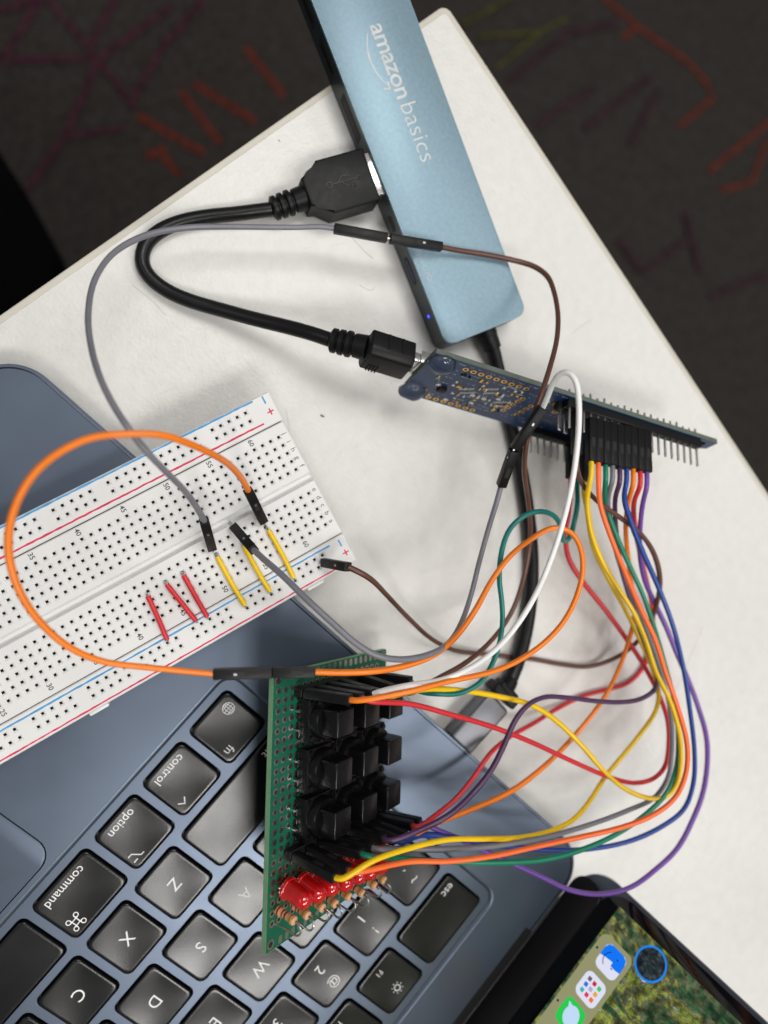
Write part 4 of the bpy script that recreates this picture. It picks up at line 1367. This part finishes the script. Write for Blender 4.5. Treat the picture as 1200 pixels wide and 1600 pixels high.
# ------------------------------------------------------------------ green button board
PFM = Matrix(PF['M']).to_4x4()
PFM.translation = Vector(PF['o'])
pf = empty('button_board', PF['o'], PF['M'], 'green perforated board propped on the keyboard with nine black buttons', 'circuit board')
bm = bmesh.new()
prism(bm, [(0, 0), (50, 0), (50, -70), (0, -70)], -1.55, -0.02)
finish('pcb', bm, 'pcb_green', pf)
bm = bmesh.new()
box(bm, (-0.05, -35, -0.79), (0.08, 69.9, 1.5))
box(bm, (25, 0.05, -0.79), (49.9, 0.08, 1.5))
box(bm, (25, -70.05, -0.79), (49.9, 0.08, 1.5))
finish('bare_edge', bm, 'pcb_edge', pf)
bm = bmesh.new()
for i in range(18):
    for j in range(24):
        x, y = 4.37 + 2.54 * (i - 1) + 0.0, 4.3 + 2.56 * j
        if x > 48.5 or y > 66:
            continue
        ring_pad(bm, x, -y, 0.98, 0.5)
tag(finish('solder_pads', bm, ['tin', 'hole_dark'], pf), kind='stuff')
for i in range(17):
    for y in (1.3, 68.6):
        bm = bmesh.new()
        prism(bm, rr(1.25, 2.1, 0.55, 5.2 + 2.43 * i, -y, 4), -0.015, 0.03)
        finish('edge_pad', bm, 'tin', pf)
for x, y in ((1.6, 1.6), (1.6, 68.3), (48.3, 1.6), (48.3, 68.3)):
    bm = bmesh.new()
    ring_pad(bm, x, -y, 1.3, 0.8, 0.025)
    finish('mounting_hole', bm, ['tin', 'hole_dark'], pf)
for j, y in enumerate((13.0, 26.1, 38.9)):
    for i, x in enumerate((14.9, 26.8, 38.6)):
        bm = bmesh.new()
        box(bm, (x, -y, 2.3), (11.4, 11.4, 3.6), 0.25)
        for sx in (-1, 1):
            for sy in (-1, 1):
                lathe(bm, [(0.9, 4.1), (0.8, 4.6)], 10, T(x + sx * 4.6, -y + sy * 4.6, 0))
        lathe(bm, [(5.4, 4.1), (5.35, 6.0), (5.0, 6.6), (3.2, 6.7)], 28, T(x, -y, 0))
        bt = finish('push_button', bm, 'button_black', pf, 30)
        for sx in (-1, 1):
            for sy in (-1, 1):
                bm = bmesh.new()
                box(bm, (x + sx * 6.3, -y + sy * 2.5, 0.8), (0.9, 0.5, 1.8))
                finish('button_leg', bm, 'tin', bt)
        bm = bmesh.new()
        box(bm, (x, -y, 9.2), (7.0, 7.0, 5.6), 0.5, 3)
        finish('button_cap', bm, 'button_black', bt, 30)
for i in range(8):
    x = 4.9 + 5.75 * i
    y = 54.6 + min(5.0, 0.16 * (x - 5))
    tilt = Matrix.Rotation(math.radians(rs.uniform(2, 12)), 4, 'X') @ Matrix.Rotation(math.radians(rs.uniform(-6, 6)), 4, 'Y')
    M0 = T(x, -y, 1.6 + rs.uniform(0, 1.2)) @ tilt
    bm = bmesh.new()
    lathe(bm, [(2.9, 0), (2.95, 0.1), (2.95, 0.9), (2.85, 1.0), (2.5, 1.05), (2.5, 5.4)] + [(2.5 * math.cos(q * math.pi / 20), 5.4 + 2.7 * math.sin(q * math.pi / 20)) for q in range(1, 10)] + [(0, 8.1)], 40, M0)
    ld = finish('red_lamp', bm, 'led_red', pf, 40)
    for s in (-1.27, 1.27):
        bm = bmesh.new()
        tube(bm, [M0 @ Vector((s, 0, 0.2)), Vector((x + s, -y, 0.6)), Vector((x + s, -y, -0.8))], 0.25, 6, step=0.5)
        finish('lamp_leg', bm, 'tin', ld)
    # upright resistor with its lead looped back to the board
    xr, yr = x - 2.2, y + 5.0
    bm = bmesh.new()
    tl = Matrix.Rotation(math.radians(rs.uniform(4, 16)), 4, 'X') @ Matrix.Rotation(math.radians(rs.uniform(-8, 8)), 4, 'Y')
    M1 = T(xr, -yr, 0.9) @ tl
    lathe(bm, [(0.5, 0), (1.1, 0.25), (1.2, 0.8), (1.15, 1.4), (0.98, 1.8), (0.98, 4.6), (1.15, 5.0), (1.2, 5.6), (1.1, 6.2), (0.5, 6.45)], 16, M1)
    rz = finish('resistor', bm, 'resistor_tan', pf)
    for z, mt, rad in ((1.0, 'band_red', 1.23), (2.4, 'band_red', 1.01), (3.4, 'band_brown', 1.01), (5.3, 'band_gold', 1.2)):
        bm = bmesh.new()
        lathe(bm, [(rad - 0.1, z - 0.28), (rad, z - 0.25), (rad, z + 0.25), (rad - 0.1, z + 0.28)], 16, M1)
        finish('colour_band', bm, mt, rz)
    bm = bmesh.new()
    top = M1 @ Vector((0, 0, 6.2))
    d = Vector((rs.uniform(-0.6, 0.6), -rs.uniform(2.9, 3.6), 0))
    tube(bm, [top, top + Vector((0, -0.3, 1.3)), top + d * 0.5 + Vector((0, 0, 2.2)), top + d + Vector((0, 0, 1.0)), Vector((xr + d.x, -yr + d.y - 0.6, 3.5)), Vector((xr + d.x, -yr + d.y - 0.6, -0.5))], 0.27, 8, step=0.5)
    finish('resistor_lead', bm, 'tin', rz)
for y, xs in ((5.5, (9, 14, 19, 24, 33, 38)), (47.0, (6.7, 12, 16.5, 21, 27.5, 32.5, 36.5, 40.5, 45))):
    bm = bmesh.new()
    box(bm, ((xs[0] + xs[-1]) / 2, -y, 1.25), (xs[-1] - xs[0] + 2.5, 2.5, 2.5), 0.2, 1)
    finish('header_strip', bm, 'housing_black', pf)
    for x in xs:
        bm = bmesh.new()
        box(bm, (x, -y, 2.2), (0.62, 0.62, 6), 0.1, 1)
        finish('header_pin', bm, 'tin', pf)

# ------------------------------------------------------------------ jumper wires
WR = 0.74


def housing(a, b2, kind, parent, O, up):
    a, b2 = Vector(a), Vector(b2)
    M = frame(a, b2, up)
    L = (b2 - a).length
    bm = bmesh.new()
    box(bm, (0, 0, L / 2), (2.5, 2.5, L), 0.22, 2, M)
    h = finish('connector', bm, 'housing_black', parent, 30, shift=O)
    for s in (1, -1):
        bm = bmesh.new()
        box(bm, (0, s * 1.22, L * 0.58), (1.2, 0.1, 3.0), 0, 1, M)
        w = finish('connector_slot', bm, 'hole_dark', h, shift=O)
        if kind == 'm':
            bm = bmesh.new()
            box(bm, (0, s * 1.23, L * 0.63), (0.55, 0.1, 0.8), 0, 1, M)
            finish('connector_crimp', bm, 'alu_grey', w, shift=O)
    bm = bmesh.new()
    box(bm, (0, 0, L), (1.9, 1.9, 0.14), 0, 1, M)
    finish('connector_mouth', bm, 'hole_dark', h, shift=O)
    if kind == 'm':
        bm = bmesh.new()
        box(bm, (0, 0, -1.5), (0.6, 0.6, 3.6), 0.1, 1, M)
        finish('connector_pin', bm, 'tin', h, shift=O)
    return h


NAMEUP = {}
for k, w in WIRES.items():
    O = Vector(w['path'][0])
    root = empty('jumper_wire', O, None, w['label'], 'wire', 'jumper wires')
    pts = [Vector(p) for p in w['path']]
    t0 = (pts[0] - pts[1]).normalized()
    t1 = (pts[-1] - pts[-2]).normalized()
    bm = bmesh.new()
    wob = [Vector(pts[0]), Vector(pts[1])] + [p + Vector((rs.uniform(-.16, .16), rs.uniform(-.16, .16), 0 if p.z < 2 else rs.uniform(-.25, .25))) for p in pts[2:-2]] + [Vector(pts[-2]), Vector(pts[-1])]
    tube(bm, wob, WR, 14, step=1.2, ridge=0.13, twist=rs.uniform(-0.03, 0.03))
    finish('insulation', bm, 'wire_' + w['color'], root, 75, shift=O)
    for a, b2, kind in w['housings']:
        a3, b3 = Vector(a), Vector(b2)
        up = (0, 0, 1)
        if (PFM.to_3x3() @ Vector((0, 0, 1))).dot((b3 - a3).normalized()) > 0.97:
            up = PFM.to_3x3() @ Vector((0, 1, 0))
        elif (CTM.to_3x3() @ Vector((0, 0, 1))).dot((b3 - a3).normalized()) > 0.99:
            up = CTM.to_3x3() @ Vector((0, 1, 0))
        housing(a, b2, kind, root, O, up)
